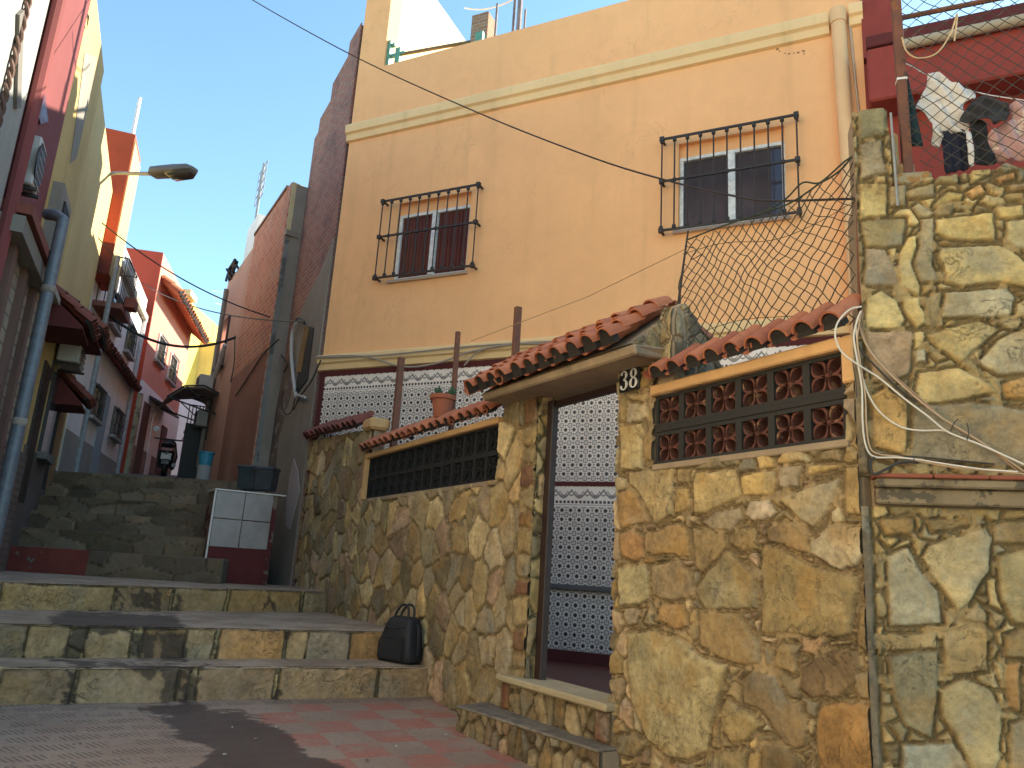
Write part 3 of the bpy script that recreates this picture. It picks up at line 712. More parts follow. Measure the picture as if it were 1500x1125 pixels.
def house_window(h, curtain):
    u0, u1, v0, v1 = h; fr = FF; t = .045; vb = v1 - .17
    f = MB()
    f.box(fr, u0, u0 + t, v0, vb, -.13, -.06); f.box(fr, u1 - t, u1, v0, vb, -.13, -.06); f.box(fr, u0 + t, u1 - t, v0, v0 + t, -.13, -.06); f.box(fr, u0 + t, u1 - t, vb - t, vb, -.13, -.06)
    um = (u0 + u1) / 2; f.box(fr, um - .045, um + .045, v0 + t, vb - t, -.125, -.05)
    w_ = f.build('window', M_ALU, house, bevel=.004)
    MB().box(fr, u0 - .0, u1, vb + .002, v1, -.15, -.075).build('shutter_box', M_FACADE, w_)
    for a, b in ((u0 + t, um - .045), (um + .045, u1 - t)):
        MB().box(fr, a, b, v0 + t, vb - t, -.118, -.106).build('pane', curtain[0], w_)
    c = MB()
    if curtain[1]:
        k = int((u1 - u0) / .06)
        for i in range(k):
            a = u0 + t + (u1 - u0 - 2 * t) * i / k; c.box(fr, a, a + .043, v0 + t + .003, vb - t - .003, -.104, -.096)
        c.build('slatted_shutter', curtain[1], w_, bevel=.003)
    MB().hexa([fr.p(u0 - .06, v0 - .055, -.15), fr.p(u1 + .04, v0 - .055, -.15), fr.p(u1 + .04, v0 - .055, .05), fr.p(u0 - .06, v0 - .055, .05), fr.p(u0 - .06, v0 - .002, -.15), fr.p(u1 + .04, v0 - .002, -.15), fr.p(u1 + .04, v0 - .015, .05), fr.p(u0 - .06, v0 - .015, .05)]).build('sill', plaster('pale_sill', (.55, .42, .33), .15, .3, .2), w_, bevel=.006)
house_window(H1, (glass('brown_glass', (.05, .02, .018), .15), plaster('brown_red_slats', (.13, .032, .024), .3, .3, .2)))
house_window(H2, (glass('violet_glass', (.05, .045, .062), .12), None))
k_ = MB()
for a in [H2[0] + .05 + .1295 * i for i in range(int((H2[1] - H2[0] - .1) / .1295))]: k_.box(FF, a, a + .128, H2[2] + .06, H2[3] - .23, -.1045, -.100)
k_.build('drawn_curtain', plaster('dim_violet_curtain', (.075, .055, .062), .4, .3, .2), house)
def grille(tl, tr, bl, brr):
    w = .13; pts = [FF.uv(*q, w) for q in (tl, tr, bl, brr)]
    u0 = (pts[0][0] + pts[2][0]) / 2; u1 = (pts[1][0] + pts[3][0]) / 2; v1 = (pts[0][1] + pts[1][1]) / 2; v0 = (pts[2][1] + pts[3][1]) / 2
    vm = v0 + (v1 - v0) * .53; m = MB(); n = 11
    for v in (v0, vm, v1):
        m.box(FF, u0 - .03, u1 + .03, v - .013, v + .013, w - .012, w + .012)
        for u in (u0, u1):
            m.box(FF, u - .012, u + .012, v - .012, v + .012, -.01, w); m.box(FF, u - .028, u + .028, v - .028, v + .028, w - .028, w + .028)
    for i in range(n):
        u = u0 + (u1 - u0) * i / (n - 1)
        m.tube([FF.p(u, v0, w), FF.p(u, v1, w)], .0105, 6)
        for v, s in ((v0, 1), (vm, 0), (v1, -1)):
            m.lathe(FF.p(u, v + s * .035 - .03, w), [(.011, 0), (.024, .012), (.026, .03), (.024, .048), (.011, .06)], 8)
    return m.build('window_grille', M_IRON, house)
grille((558, 298), (700, 268), (552, 408), (693, 388)); grille((970, 207), (1167, 165), (968, 340), (1170, 308))
# drainpipe and its bracket
ud, vd = FF.uv(1229, 60, .1); m = MB()
m.tube([FF.p(ud, 7.78, .085), FF.p(ud + .03, 5.9, .085), FF.p(ud + .05, 4.0, .085), FF.p(ud + .05, .1, .085)], .082, 14); m.tube([FF.p(ud, 7.79, .085), FF.p(ud, 7.6, .085)], .094, 14)
m.build('drainpipe', plaster('drainpipe_ochre', (.76, .48, .25), .1, .3, .1), house, smooth=True)
m = MB(); m.tube(bez([FF.p(ud + .12, 7.7, .02), FF.p(ud + .16, 6.6, .02), FF.p(ud + .22, 5.4, .02), FF.p(ud + .25, 3.6, .02)]), .014, 6); m.build('wall_cable', plaster('pale_cable', (.5, .4, .3), .1, .1, 0), house)
# flaked scratches on the plaster near the upper moulding
rr = random.Random(3)
for (x, y, s) in [(1139, 72, 4), (1142, 75, 2), (1150, 78, 2), (1156, 79, 2.5), (1163, 78, 2), (1169, 77, 3.2), (1177, 75, 3), (1178, 79, 2)]:
    m = MB(); c = FF.uv(x, y); m.prism([FF.p(c[0] + .0055 * s * math.cos(g) * rr.uniform(.5, 1.2), c[1] + .0045 * s * math.sin(g) * rr.uniform(.5, 1.2), .001) for g in np.linspace(0, 6.283, 9)[:-1]], FF.n * .002)
    m.build('flaked_patch', plaster('bare_render', (.26, .15, .07), .3, .2, .4), house)
# roof terrace: sunlit partition, green railing
TW = Frame(FF.p(.5, 0, -.30), -FF.n, FF.x); M_YW = plaster('pale_yellow_wall', (.78, .68, .36), .1, .35, .3, stain=(.4, .27, .08))
MB().prism([TW.p(0, 7.9, -.02), TW.p(2.36, 7.9, -.02), TW.p(2.36, 11.05, -.02), TW.p(1.3, 11.10, -.02), TW.p(0, 11.12, -.02)], -TW.n * .18).build('terrace_partition', M_YW, house)
M_GREEN = metal('green_paint', (.10, .28, .20), .5)
for x in (563, 577):
    u = FF.uv(x, 95)[0]; m = MB(); m.box(FF, u - .045, u + .045, 8.8, 9.13, -.14, -.05); m.build('railing_post', M_GREEN, house, bevel=.006)
m = MB(); m.box(FF, .50, .82, 9.0, 9.05, -.12, -.07); m.box(FF, .5, .62, 9.20, 9.25, -.12, -.07); m.box(FF, .5, .56, 8.8, 9.30, -.16, -.04); m.build('terrace_railing', M_GREEN, house)
m = MB(); m.box(FF, FF.uv(700, 55)[0] - .08, FF.uv(700, 55)[0] + .05, 8.8, 9.0, -.2, -.04); m.build('railing_post', M_GREEN, house, bevel=.006)
m = MB(); m.tube([FF.p(.75, 9.02, -.1), FF.p(2.0, 8.9, -.1)], .03, 8); m.build('handrail', metal('tarnished_rail', (.14, .11, .05), .5), house)
uc = FF.uv(694, 45)[0]; MB().box(FF, uc - .14, uc + .14, 8.78, 9.42, -.45, -.15).build('chimney', brickmat('chimney_brick', (.25, .12, .07), (.34, .18, .10), (.3, .26, .2), bw=.2, bh=.06), house, uvf=FF)
m = MB()
for x, r, h, y in ((713, .02, .8, 55), (741, .012, 1.8, 45), (748, .04, 2.2, 45), (757, .018, .55, 40), (739, .014, 1.6, 45)):
    u = FF.uv(x, y)[0]; m.tube([FF.p(u, 8.5, -.25), FF.p(u, 8.8 + h, -.25)], r, 8)
m.build('roof_pole', metal('weathered_pole', (.20, .16, .16), .5), house)
m = MB(); m.tube(sag(FF.p(1.6, 9.95, -.5), FF.p(3.2, 10.0, -.3), .26), .012, 6); m.build('roof_wire', M_ALU, house)

# loose cables strung along the lower moulding
def moulding_cable(pts, r, label):
    m = MB(); m.tube(bez([FF.p(*FF.uv(x, y, .12), .12) for x, y in pts]), r, 6)
    return tag(m.build('wall_cable', plaster('grey_cable', (.36, .30, .24), .2, .2, 0)), label, 'cable', 'cables along the house moulding')
moulding_cable([(462, 523), (500, 521), (540, 523), (590, 537), (640, 532), (690, 515), (760, 503), (812, 500)], .012, 'grey cable sagging lowest across the cream moulding above the tiles')
moulding_cable([(462, 524), (560, 520), (660, 510), (740, 504), (812, 503)], .011, 'grey cable lying nearly straight along the top of the cream moulding')
moulding_cable([(680, 535), (694, 520), (708, 512), (730, 506)], .010, 'short pale cable rising steeply from tiles to the cream moulding')

# ================================================================== the stone garden wall with its gate
gw = thing('garden_wall', WF.p(6.5, 0, -.1), 'ochre rubble stone garden wall with pierced block panels and tiled gateway', 'wall')
def cr(x0, y0, s, pts): return [WF.uv(x0 + s * x, y0 + s * y) for x, y in pts]
S38 = [
 ([(100,625),(190,620),(290,650),(380,710),(470,735),(440,860),(415,950),(400,1060),(330,1105),(240,1080),(170,1020),(120,880)], (148,136,92)),
 ([(585,310),(620,300),(760,365),(900,400),(965,410),(940,560),(930,640),(850,650),(720,625),(590,625),(590,480)], (136,116,66)),
 ([(345,180),(345,70),(360,30),(500,10),(525,125),(370,188)], (160,136,78)), ([(520,40),(640,10),(650,60),(640,110),(535,130)], (168,138,66)),
 ([(650,0),(750,0),(735,85),(665,85)], (152,136,110)), ([(770,0),(905,0),(910,15),(770,50)], (160,132,64)),
 ([(655,130),(760,85),(900,45),(870,140),(830,190),(790,245),(740,210)], (150,132,92)), ([(775,300),(830,230),(1000,225),(1005,300),(960,380),(890,395),(830,360),(780,335)], (158,144,112)),
 ([(370,215),(420,180),(520,160),(530,200),(480,250),(415,245)], (138,122,94)), ([(530,190),(560,140),(610,125),(655,175),(640,205),(560,215)], (162,146,124)),
 ([(70,260),(120,245),(165,280),(160,350),(130,370),(75,340)], (150,106,52)), ([(165,260),(290,215),(330,250),(330,350),(250,330),(165,330)], (150,120,70)),
 ([(340,230),(460,265),(470,310),(430,360),(380,415),(350,390)], (140,114,64)), ([(475,270),(520,225),(580,230),(580,320),(530,325),(480,300)], (128,106,62)),
 ([(620,240),(680,210),(775,255),(770,335),(700,320),(630,290)], (132,104,58)), ([(65,380),(175,375),(180,500),(140,530),(70,525)], (156,144,98)),
 ([(190,370),(280,350),(340,410),(350,490),(280,515),(190,500)], (140,118,80)), ([(350,470),(400,400),(480,320),(570,400),(580,530),(480,540),(390,535)], (134,122,84)),
 ([(220,525),(310,520),(330,610),(270,615),(220,590)], (152,116,60)), ([(365,545),(520,545),(560,620),(590,660),(590,740),(540,745),(440,715),(370,670)], (140,114,64)),
 ([(735,640),(830,630),(835,670),(790,700),(740,690)], (158,124,88)), ([(640,700),(660,655),(735,660),(725,775),(640,750)], (134,110,62)), ([(600,665),(640,670),(635,740),(600,745)], (142,116,66)),
 ([(740,740),(800,700),(900,680),(965,700),(970,760),(930,840),(880,875),(790,870),(740,830)], (116,92,58)),
 ([(520,800),(570,760),(650,780),(690,870),(755,890),(760,960),(775,1030),(730,1060),(680,1040),(600,920),(525,870)], (126,104,66)),
 ([(440,920),(465,870),(540,900),(605,965),(540,1035),(480,1030),(445,980)], (146,124,68)), ([(795,1000),(820,900),(950,880),(1050,900),(1040,1200),(800,1200)], (146,104,36)),
 ([(100,20),(270,20),(270,190),(210,225),(160,130),(105,75)], (148,128,82)), ([(65,110),(105,85),(160,150),(190,210),(80,245),(65,200)], (154,116,58)),
 ([(285,20),(335,15),(330,75),(285,75)], (160,128,62)), ([(275,90),(330,85),(325,165),(270,190)], (162,130,62)), ([(910,10),(975,0),(980,100),(970,195),(905,185)], (148,120,64)),
 ([(950,535),(1030,530),(1025,640),(1020,720),(955,680)], (136,110,58)), ([(965,435),(1015,430),(1015,515),(965,510)], (142,104,46)), ([(965,370),(1015,330),(1020,400),(990,415)], (150,124,66)),
 ([(390,1080),(450,1055),(545,1060),(530,1200),(390,1200)], (128,110,64)), ([(40,1010),(130,1000),(170,1035),(130,1090),(45,1075)], (126,106,64)), ([(600,1050),(680,1050),(740,1080),(740,1200),(600,1200)], (110,92,58)),
 ([(940,780),(1000,750),(1040,850),(1030,880),(950,870)], (130,104,56)), ([(155,590),(190,520),(205,600),(185,610)], (150,124,70))]
POL = [(cr(880, 680, .3955, q), np.array(cc) * 1.02) for q, cc in S38]
POL += [(cr(680, 420, .3376, q), cc) for q, cc in [([(672,602),(780,600),(776,790),(676,795)], (166,148,98)), ([(715,505),(800,510),(800,570),(770,596),(700,596)], (158,142,112)), ([(820,335),(905,345),(890,400),(830,400)], (150,126,70)), ([(672,480),(708,478),(700,590),(675,590)], (140,118,74)), ([(700,470),(800,465),(800,505),(720,500)], (150,126,72))]]
def mask_r(u, v):
    top = np.where(u < 3.55, 2.17, 2.46); ok = v < top
    ok &= ~((u > 2.225) & (u < 3.545) & (v > 1.735))
    return ok & (u < 3.905)
stone_face('stone_facing', gw, WF, 2.165, 3.91, -.25, 2.47, .0068, mask_r, POL, cell=.13, gap=.010, relief=.012, seed=1, mortar=(140, 122, 92))
def mask_l(u, v):
    top = np.where(u < 5.42, 2.46, np.where(u < 8.5, 2.27, np.minimum(2.62 + .055 * (u - 8.5), 3.0))); ok = v < top
    ok &= ~((u > 5.465) & (u < 8.50) & (v > 1.785))
    return ok & (u > 4.875)
PAL_L = [(146, 124, 80), (136, 116, 74), (154, 134, 92), (124, 110, 82), (142, 112, 66), (134, 120, 94), (150, 128, 100), (118, 102, 72), (160, 128, 68), (142, 112, 88), (128, 108, 66)]
BR = [(WF.uv(x0, y0), WF.uv(x1, y1)) for x0, y0, x1, y1 in ()]
# brick quoins beside the gate opening, then tall rubble
quo = []; zq = .40
for i in range(14):
    h = .13 + .035 * ((i * 7) % 3); quo.append(([(4.885, zq + .008), (5.06, zq + .008), (5.055, zq + h - .008), (4.885, zq + h - .008)], [(142, 116, 66), (120, 82, 52), (146, 124, 78), (110, 70, 48), (140, 118, 78)][i % 5])); zq += h
stone_face('stone_facing', gw, WF, 4.87, 10.99, -.25, 3.02, .0125, mask_l, quo, cell=.245, asp=1.15, gap=.010, relief=.013, seed=2, mortar=(134, 116, 86), pal=[tuple(1.1 * k for k in q) for q in PAL_L], warp=.035)
JF = Frame(WF.p(4.872, 0, 0), WF.n, -WF.x)             # gate jamb, seen from the right
stone_face('stone_jamb', gw, JF, -.17, 0.0, .30, 2.46, .010, lambda u, v: np.ones(u.shape, bool), (), cell=.15, gap=.01, relief=.012, seed=4, mortar=(112, 98, 70))
m = MB(); T = -.17
m.box(WF, 2.17, 3.905, -.3, 1.735, T, -.034); m.box(WF, 2.17, 2.225, 1.735, 2.17, T, -.034); m.box(WF, 3.545, 3.905, 1.735, 2.44, T, -.034); m.box(WF, 2.225, 3.545, 2.17, 2.235, T, -.03)
m.box(WF, 4.875 + .012, 10.98, -.3, 1.785, T, -.034); m.box(WF, 4.887, 5.465, 1.785, 2.44, T, -.034); m.box(WF, 8.50, 10.98, 1.785, 2.60, T, -.034); m.box(WF, 5.465, 8.5, 2.265, 2.32, T, -.03)
m.build('core', M_CONC, gw)
# ochre painted strips round the panels
m = MB(); m.box(WF, 2.215, 3.56, 2.165, 2.228, -.05, .028); m.box(WF, 2.16, 2.222, 2.0, 2.228, -.05, .02); m.box(WF, 5.455, 8.56, 2.255, 2.312, -.05, .03); m.box(WF, 8.495, 8.57, 1.785, 2.253, -.05, .03)
m.build('painted_strip', M_ORTRIM, gw, bevel=.008)
m = MB(); m.box(WF, 2.21, 3.55, 1.705, 1.742, -.15, .012); m.box(WF, 5.46, 8.5, 1.75, 1.79, -.15, .012); m.build('panel_ledge', M_CONC, gw, bevel=.006)
def screen_block(u0, u1, v0, v1, mats):
    fr = WF; m = MB(); t = .021; f, bk = -.015, -.115
    m.box(fr, u0, u0 + t, v0, v1, bk, f, 0); m.box(fr, u1 - t, u1, v0, v1, bk, f, 0); m.box(fr, u0 + t, u1 - t, v0, v0 + t, bk, f, 0); m.box(fr, u0 + t, u1 - t, v1 - t, v1, bk, f, 0)
    m.box(fr, u0 + t, u1 - t, v0 + t, v1 - t, bk, bk + .012, 2)
    cu, cv = (u0 + u1) / 2, (v0 + v1) / 2; hu, hv = (u1 - u0) / 2 - t, (v1 - v0) / 2 - t
    for su in (1, -1):
        for sv in (1, -1):
            d = np.array([su * hu, sv * hv]); L = np.linalg.norm(d); d /= L; pn = np.array([-d[1], d[0]]); r0, r1 = .014, L * .93; K = 10
            def pt(tt, side, wm): 
                q = d * (r0 + (r1 - r0) * tt) + pn * side * wm * math.sin(math.pi * tt) ** .8; return cu + q[0], cv + q[1]
            for side in (1, -1):
                o = [pt(i / K, side, .044) for i in range(K + 1)]; n_ = [pt(i / K, side, .030) for i in range(K + 1)]
                for i in range(K):
                    A, B, Cc, Dd = o[i], o[i + 1], n_[i + 1], n_[i]; fw = f - .012
                    m.poly([fr.p(*q, fw) for q in (A, B, Cc, Dd)], 1)
                    m.poly([fr.p(*A, fw), fr.p(*B, fw), fr.p(*B, bk), fr.p(*A, bk)], 1); m.poly([fr.p(*Dd, fw), fr.p(*Cc, fw), fr.p(*Cc, bk), fr.p(*Dd, bk)], 1)
    m.lathe(fr.p(cu, cv, bk), [(.016, 0), (.016, .08), (.006, .092)], 8, 1, fr.n)
    return m.build('screen_block', mats, gw)
for i in range(6):
    for j in range(2):
        a = 2.225 + 1.32 * i / 6; screen_block(a, a + .22, 1.742 + .229 * j, 1.742 + .229 * j + .194, [M_BLOCKF, M_BLOCKM, M_BLOCKB])
m = MB(); m.box(WF, 2.225, 3.545, 1.9365, 1.9705, -.11, -.008); m.build('panel_bar', M_BLOCKF, gw, bevel=.004)
for i in range(14):
    for j in range(2):
        a = 5.465 + 3.03 * i / 14; screen_block(a, a + .2164, 1.79 + .232 * j, 1.79 + .232 * (j + 1), [M_BLOCKD, M_BLOCKD, M_BLOCKD])
class SFrame(Frame):
    def __init__(s, fr, u0, sl): s.__dict__.update(fr.__dict__); s.u0 = u0; s.sl = sl
    def p(s, u, v, w=0.0): return Frame.p(s, u, v + s.sl * (u - s.u0), w)
roof_tiles('coping_tiles', WF, gw, 2.12, 3.49, 9, ((-.10, 2.40), (.105, 2.25)), r=.058, seed=1)
roof_tiles('coping_tiles', WF, gw, 5.42, 8.58, 20, ((-.10, 2.485), (.09, 2.345)), r=.060, seed=2)
roof_tiles('coping_tiles', SFrame(WF, 8.7, .055), gw, 8.72, 11.0, 12, ((-.12, 2.82), (.10, 2.66)), r=.074, mat=M_TILED, seed=3)
m = MB(); m.box(WF, 8.42, 8.72, 2.60, 2.74, -.2, .05); m.build('coping_end', M_ORTRIM, gw, bevel=.03)
# gateway: concrete slab, tiles above, stone gable, steel door post, number plate
m = MB(); m.hexa([WF.p(3.40, 2.35, .27), WF.p(5.28, 2.375, .27), WF.p(5.45, 2.41, -.30), WF.p(3.50, 2.40, -.30), WF.p(3.40, 2.41, .29), WF.p(5.28, 2.43, .29), WF.p(5.45, 2.52, -.30), WF.p(3.42, 2.48, -.30)]); m.build('lintel_slab', M_CONC, gw, bevel=.012)
m = MB(); m.prism([WF.p(3.46, 2.43, .27), WF.p(3.46, 2.74, -.12), WF.p(3.46, 2.44, -.34)], WF.x * 1.86); m.build('roof_bedding', M_CONC, gw)
roof_tiles('gateway_tiles', WF, gw, 3.47, 5.38, 11, ((-.12, 2.78), (.37, 2.43)), r=.067, rows=4, seed=5)
roof_tiles('gateway_tiles', WF, gw, 3.50, 5.40, 11, ((-.14, 2.78), (-.45, 2.58)), r=.067, rows=2, seed=6)
GF = Frame(WF.p(3.36, 0, 0), WF.n, -WF.x)              # right face of the gable
gab = [(.02, 2.34), (.025, 2.62), (.0, 2.70), (-.05, 2.735), (-.11, 2.72), (-.22, 2.58), (-.46, 2.30), (-.46, 2.16), (.02, 2.16)]
m = MB(); m.prism([GF.p(a, b, -.0) for a, b in gab], -GF.n * .14); m.build('gable_core', M_CONC, gw, bevel=.012)
G2 = Frame(WF.p(3.452, 0, 0), WF.n, -WF.x); tri = [(.275, 2.42), (-.02, 2.69), (-.02, 2.40)]
stone_face('stone_gable', gw, G2, -.03, .28, 2.39, 2.70, .008, lambda u, v: poly_sd(u, v, tri) > .003, (), cell=.12, gap=.010, relief=.008, seed=18, mortar=(120, 104, 76), pal=[(136, 122, 86), (126, 114, 84), (144, 128, 88)])
stone_face('stone_gable', gw, GF, -.48, .05, 2.14, 2.76, .009, lambda u, v: poly_sd(u, v, gab) > .004, (), cell=.17, gap=.014, relief=.014, seed=8, w0=.004, mortar=(104, 98, 84), pal=[(112, 106, 90), (124, 116, 92), (104, 98, 84), (134, 122, 92)])
stone_face('stone_gable', gw, WF, 3.36, 3.53, 2.34, 2.72, .008, lambda u, v: v < 2.70 - .9 * np.clip(u - 3.42, 0, 1) * 1.6, (), cell=.16, gap=.012, relief=.012, seed=9, w0=.034, mortar=(110, 100, 80), pal=[(130, 120, 88), (142, 128, 88), (118, 110, 86)])
m = MB(); m.box(WF, 4.79, 4.868, .34, 2.36, -.13, -.075); m.box(WF, 3.91, 4.86, 2.31, 2.36, -.15, -.11); m.build('steel_door_post', metal('dark_brown_steel', (.035, .018, .015), .5), gw, bevel=.004)
m = MB(); m.box(WF, 3.665, 3.863, 2.236, 2.392, .012, .028); npl = m.build('number_plate', metal('black_enamel', (.012, .012, .016), .3), gw, bevel=.004)
nm = MB()
def arcstroke(cu, cv, rx, rz, g0, g1, thin, thick, n=22):
    pts_o = []; pts_i = []
    for g in np.linspace(g0, g1, n):
        t = thin + (thick - thin) * abs(math.cos(g)) ** 1.2
        pts_o.append((cu - (rx + t / 2) * math.cos(g), cv + (rz + thin / 2) * math.sin(g))); pts_i.append((cu - (rx - t / 2) * math.cos(g), cv + (rz - thin / 2) * math.sin(g)))
    for i in range(n - 1):
        q = [pts_o[i], pts_o[i + 1], pts_i[i + 1], pts_i[i]]; nm.prism([WF.p(a, b, .0285) for a, b in q], WF.n * .003)
# u grows to the left in the picture, so cos is mirrored: digits read left to right
arcstroke(3.812, 2.342, .025, .027, R_(-95), R_(140), .008, .023); arcstroke(3.812, 2.280, .029, .031, R_(-140), R_(95), .008, .025)
for cu, cv in ((3.833, 2.354), (3.838, 2.268)): nm.lathe(WF.p(cu, cv, .0285), [(.011, 0), (.011, .003)], 10, 0, WF.n)
arcstroke(3.716, 2.342, .024, .027, 0, 2 * math.pi, .008, .021, 32); arcstroke(3.716, 2.280, .029, .031, 0, 2 * math.pi, .008, .023, 32)
nm.build('numerals', M_ALU, npl)

# the stone steps up to the gate
ds = thing('entrance_steps', WF.p(4.5, -.05, .3), 'two low stone-faced entrance steps below the gate opening', 'steps')
zt = .115
L1 = at_z(672, 1034, zt); R1 = WF.p(3.79, zt, .15); d1 = (R1 - L1) / np.linalg.norm(R1 - L1)
EF = Frame(L1, d1, (d1[1], -d1[0])); LE = float(np.linalg.norm(R1 - L1))
pin = WF.p(5.36, zt, .0); pin2 = WF.p(3.80, zt, 0.0)
m = MB(); m.prism([EF.p(.03, -.28, -.03), EF.p(LE, -.28, -.03), up_(pin2, -.28), up_(pin, -.28)], (0, 0, .28 + zt - .012)); m.build('step_core', M_CONC, ds)
stone_face('step_riser', ds, EF, 0, LE, -.28, zt, .008, lambda u, v: np.ones(u.shape, bool), (), cell=.085, asp=1.9, gap=.006, relief=.012, seed=21, pal=[(122, 104, 70), (134, 116, 80), (112, 96, 68), (126, 100, 74)], mortar=(98, 84, 62), jitter=.35)
LFv = L1 - up_(pin, zt); LL = float(np.linalg.norm(LFv[:2])); LF_ = Frame(up_(pin, zt), LFv / LL, np.array([-LFv[1], LFv[0], 0]) / LL * (1 if np.dot(np.array([-LFv[1], LFv[0]]), WF.x[:2]) > 0 else -1))
stone_face('step_side', ds, LF_, 0, LL, -.2, zt, .012, lambda u, v: np.ones(u.shape, bool), (), cell=.11, asp=1.5, gap=.006, relief=.010, seed=22, pal=PAL, mortar=(98, 84, 62))
M_STEPTOP = plaster('worn_stone_tread', (.22, .185, .135), .3, .3, .7, patch=(.14, .115, .09), pscale=9, pth=.52)
m = MB(); m.prism([EF.p(-.008, zt - .012, .02), EF.p(LE, zt - .012, .02), up_(pin2, zt - .012), up_(pin, zt - .012)], (0, 0, .018)); m.build('step_tread', M_STEPTOP, ds, bevel=.006)
m = MB(); m.box(WF, 3.86, 5.12, zt + .006, .30, -.2, .012); m.build('riser_core', M_CONC, ds)
stone_face('threshold_riser', ds, WF, 3.86, 5.12, zt, .31, .009, lambda u, v: np.ones(u.shape, bool), [([(5.02, .12), (5.11, .12), (5.11, .30), (5.02, .30)], (120, 62, 46)), ([(3.87, .12), (4.0, .12), (4.0, .3), (3.87, .3)], (122, 76, 52))], cell=.13, asp=1.5, gap=.007, relief=.010, seed=23, w0=.036, pal=[(124, 106, 72), (132, 114, 80), (116, 98, 68)], mortar=(100, 86, 62))
m = MB(); m.box(WF, 3.84, 5.14, .305, .352, -.22, .085); m.build('threshold_slab', plaster('pale_stone_slab', (.42, .34, .20), .2, .3, .5), ds, bevel=.012)
# ================================================================== the tall stone wall at the right
rw = thing('retaining_wall', RF.p(.8, 0, -.2), 'tall rubble stone wall at the right with brick ledge and corner pillar', 'wall')
def crr(x0, y0, s, pts): return [RF.uv(x0 + s * x, y0 + s * y) for x, y in pts]
SR = [
 ([(150,300),(240,265),(300,370),(365,440),(368,565),(170,575),(155,420)], (150,144,116)), ([(160,690),(250,665),(350,670),(355,870),(335,1015),(230,960),(180,860)], (118,112,84)),
 ([(310,260),(540,190),(570,240),(560,370),(470,490),(430,520),(370,430),(290,310)], (158,140,92)), ([(440,550),(500,475),(545,520),(540,560)], (150,132,90)), ([(375,500),(430,545),(385,590)], (150,124,74)),
 ([(370,600),(500,570),(550,580),(550,750),(370,765)], (156,130,74)), ([(360,820),(450,770),(560,820),(600,900),(600,1090),(560,1180),(500,1180),(430,1010),(370,930)], (148,132,86)),
 ([(215,1030),(420,1020),(480,1125),(480,1230),(210,1230)], (130,134,120)), ([(590,310),(688,270),(760,300),(760,570),(688,575),(640,560),(595,470)], (142,128,82)),
 ([(620,720),(680,710),(670,915),(615,880)], (162,116,48)), ([(570,180),(760,150),(760,255),(570,255)], (136,112,62)), ([(300,160),(490,150),(490,190),(325,210)], (132,108,58)), ([(120,160),(260,150),(260,220),(150,225)], (126,102,56)),
 ([(160,600),(350,590),(345,660),(170,670)], (146,124,76)), ([(630,950),(700,930),(760,950),(760,1180),(640,1180)], (128,118,92)), ([(610,600),(700,580),(760,590),(760,700),(620,700)], (134,112,66))]
SR2 = [
 ([(195,110),(270,70),(340,120),(375,200),(350,240),(200,240)], (168,150,88)), ([(340,0),(420,0),(450,60),(440,105),(350,60)], (172,154,92)), ([(360,110),(440,105),(470,210),(420,240),(370,170)], (172,148,78)),
 ([(530,195),(545,80),(810,65),(845,100),(830,180),(690,200)], (154,144,112)), ([(550,0),(680,0),(740,30),(650,55),(545,45)], (172,148,76)), ([(700,0),(960,0),(960,75),(800,50)], (176,152,76)),
 ([(465,260),(690,205),(785,240),(700,310),(600,395),(530,340),(480,300)], (170,146,78)), ([(675,390),(770,290),(888,235),(980,230),(980,430),(888,440),(770,450)], (156,142,104)),
 ([(200,250),(400,245),(395,440),(320,470),(240,470),(200,330)], (146,118,88)), ([(405,330),(455,320),(460,385),(410,390)], (170,160,126)), ([(410,520),(430,430),(600,410),(740,480),(780,520),(560,560),(430,570)], (166,144,84)),
 ([(795,480),(888,450),(980,440),(980,550),(800,550)], (172,126,50)), ([(215,530),(290,490),(380,560),(385,790),(230,760)], (158,122,52)), ([(400,575),(640,558),(980,600),(980,860),(400,800)], (126,116,92))]
SR3 = [
 ([(62,80),(150,48),(232,45),(228,230),(66,265)], (122,118,84)), ([(70,285),(215,250),(228,460),(72,490)], (134,122,94)), ([(70,505),(240,520),(252,715),(85,730)], (172,152,84)), ([(160,478),(228,470),(228,515),(165,515)], (180,160,104)),
 ([(90,740),(355,725),(330,885),(100,890)], (134,120,76)), ([(100,895),(230,895),(300,1080),(300,1125),(100,1125)], (140,122,94)), ([(235,895),(300,885),(275,970)], (176,152,86)), ([(360,830),(420,820),(420,910),(390,980),(440,1110),(350,1125),(300,1010),(310,920)], (184,160,80)),
 ([(525,725),(860,690),(890,860),(620,860),(525,810)], (176,152,78)), ([(555,900),(900,880),(1010,940),(1080,1000),(1080,1100),(800,1110),(640,1110),(570,1050),(545,950)], (174,152,86)), ([(940,745),(1100,715),(1100,920),(990,900),(940,850)], (162,148,96)),
 ([(860,665),(1045,640),(1045,710),(950,735),(900,730)], (168,142,68)), ([(630,690),(745,670),(745,690),(640,710)], (176,162,112)), ([(360,560),(520,510),(525,600),(370,610)], (140,122,78)), ([(250,535),(355,530),(355,660),(260,660)], (132,122,92)),
 ([(530,480),(660,450),(660,515),(520,520)], (138,124,74)), ([(700,560),(790,520),(820,580),(740,610)], (176,128,52)), ([(870,490),(990,450),(1000,490),(900,530)], (160,112,48)), ([(560,600),(600,560),(690,570),(680,610),(530,655),(510,650)], (168,148,70)), ([(930,530),(1080,500),(1080,560),(950,570)], (156,116,50)),
 ([(440,730),(520,720),(520,1000),(550,1100),(440,1110),(400,980),(430,900)], (136,124,92)), ([(720,430),(850,410),(850,470),(730,520)], (162,142,78))]
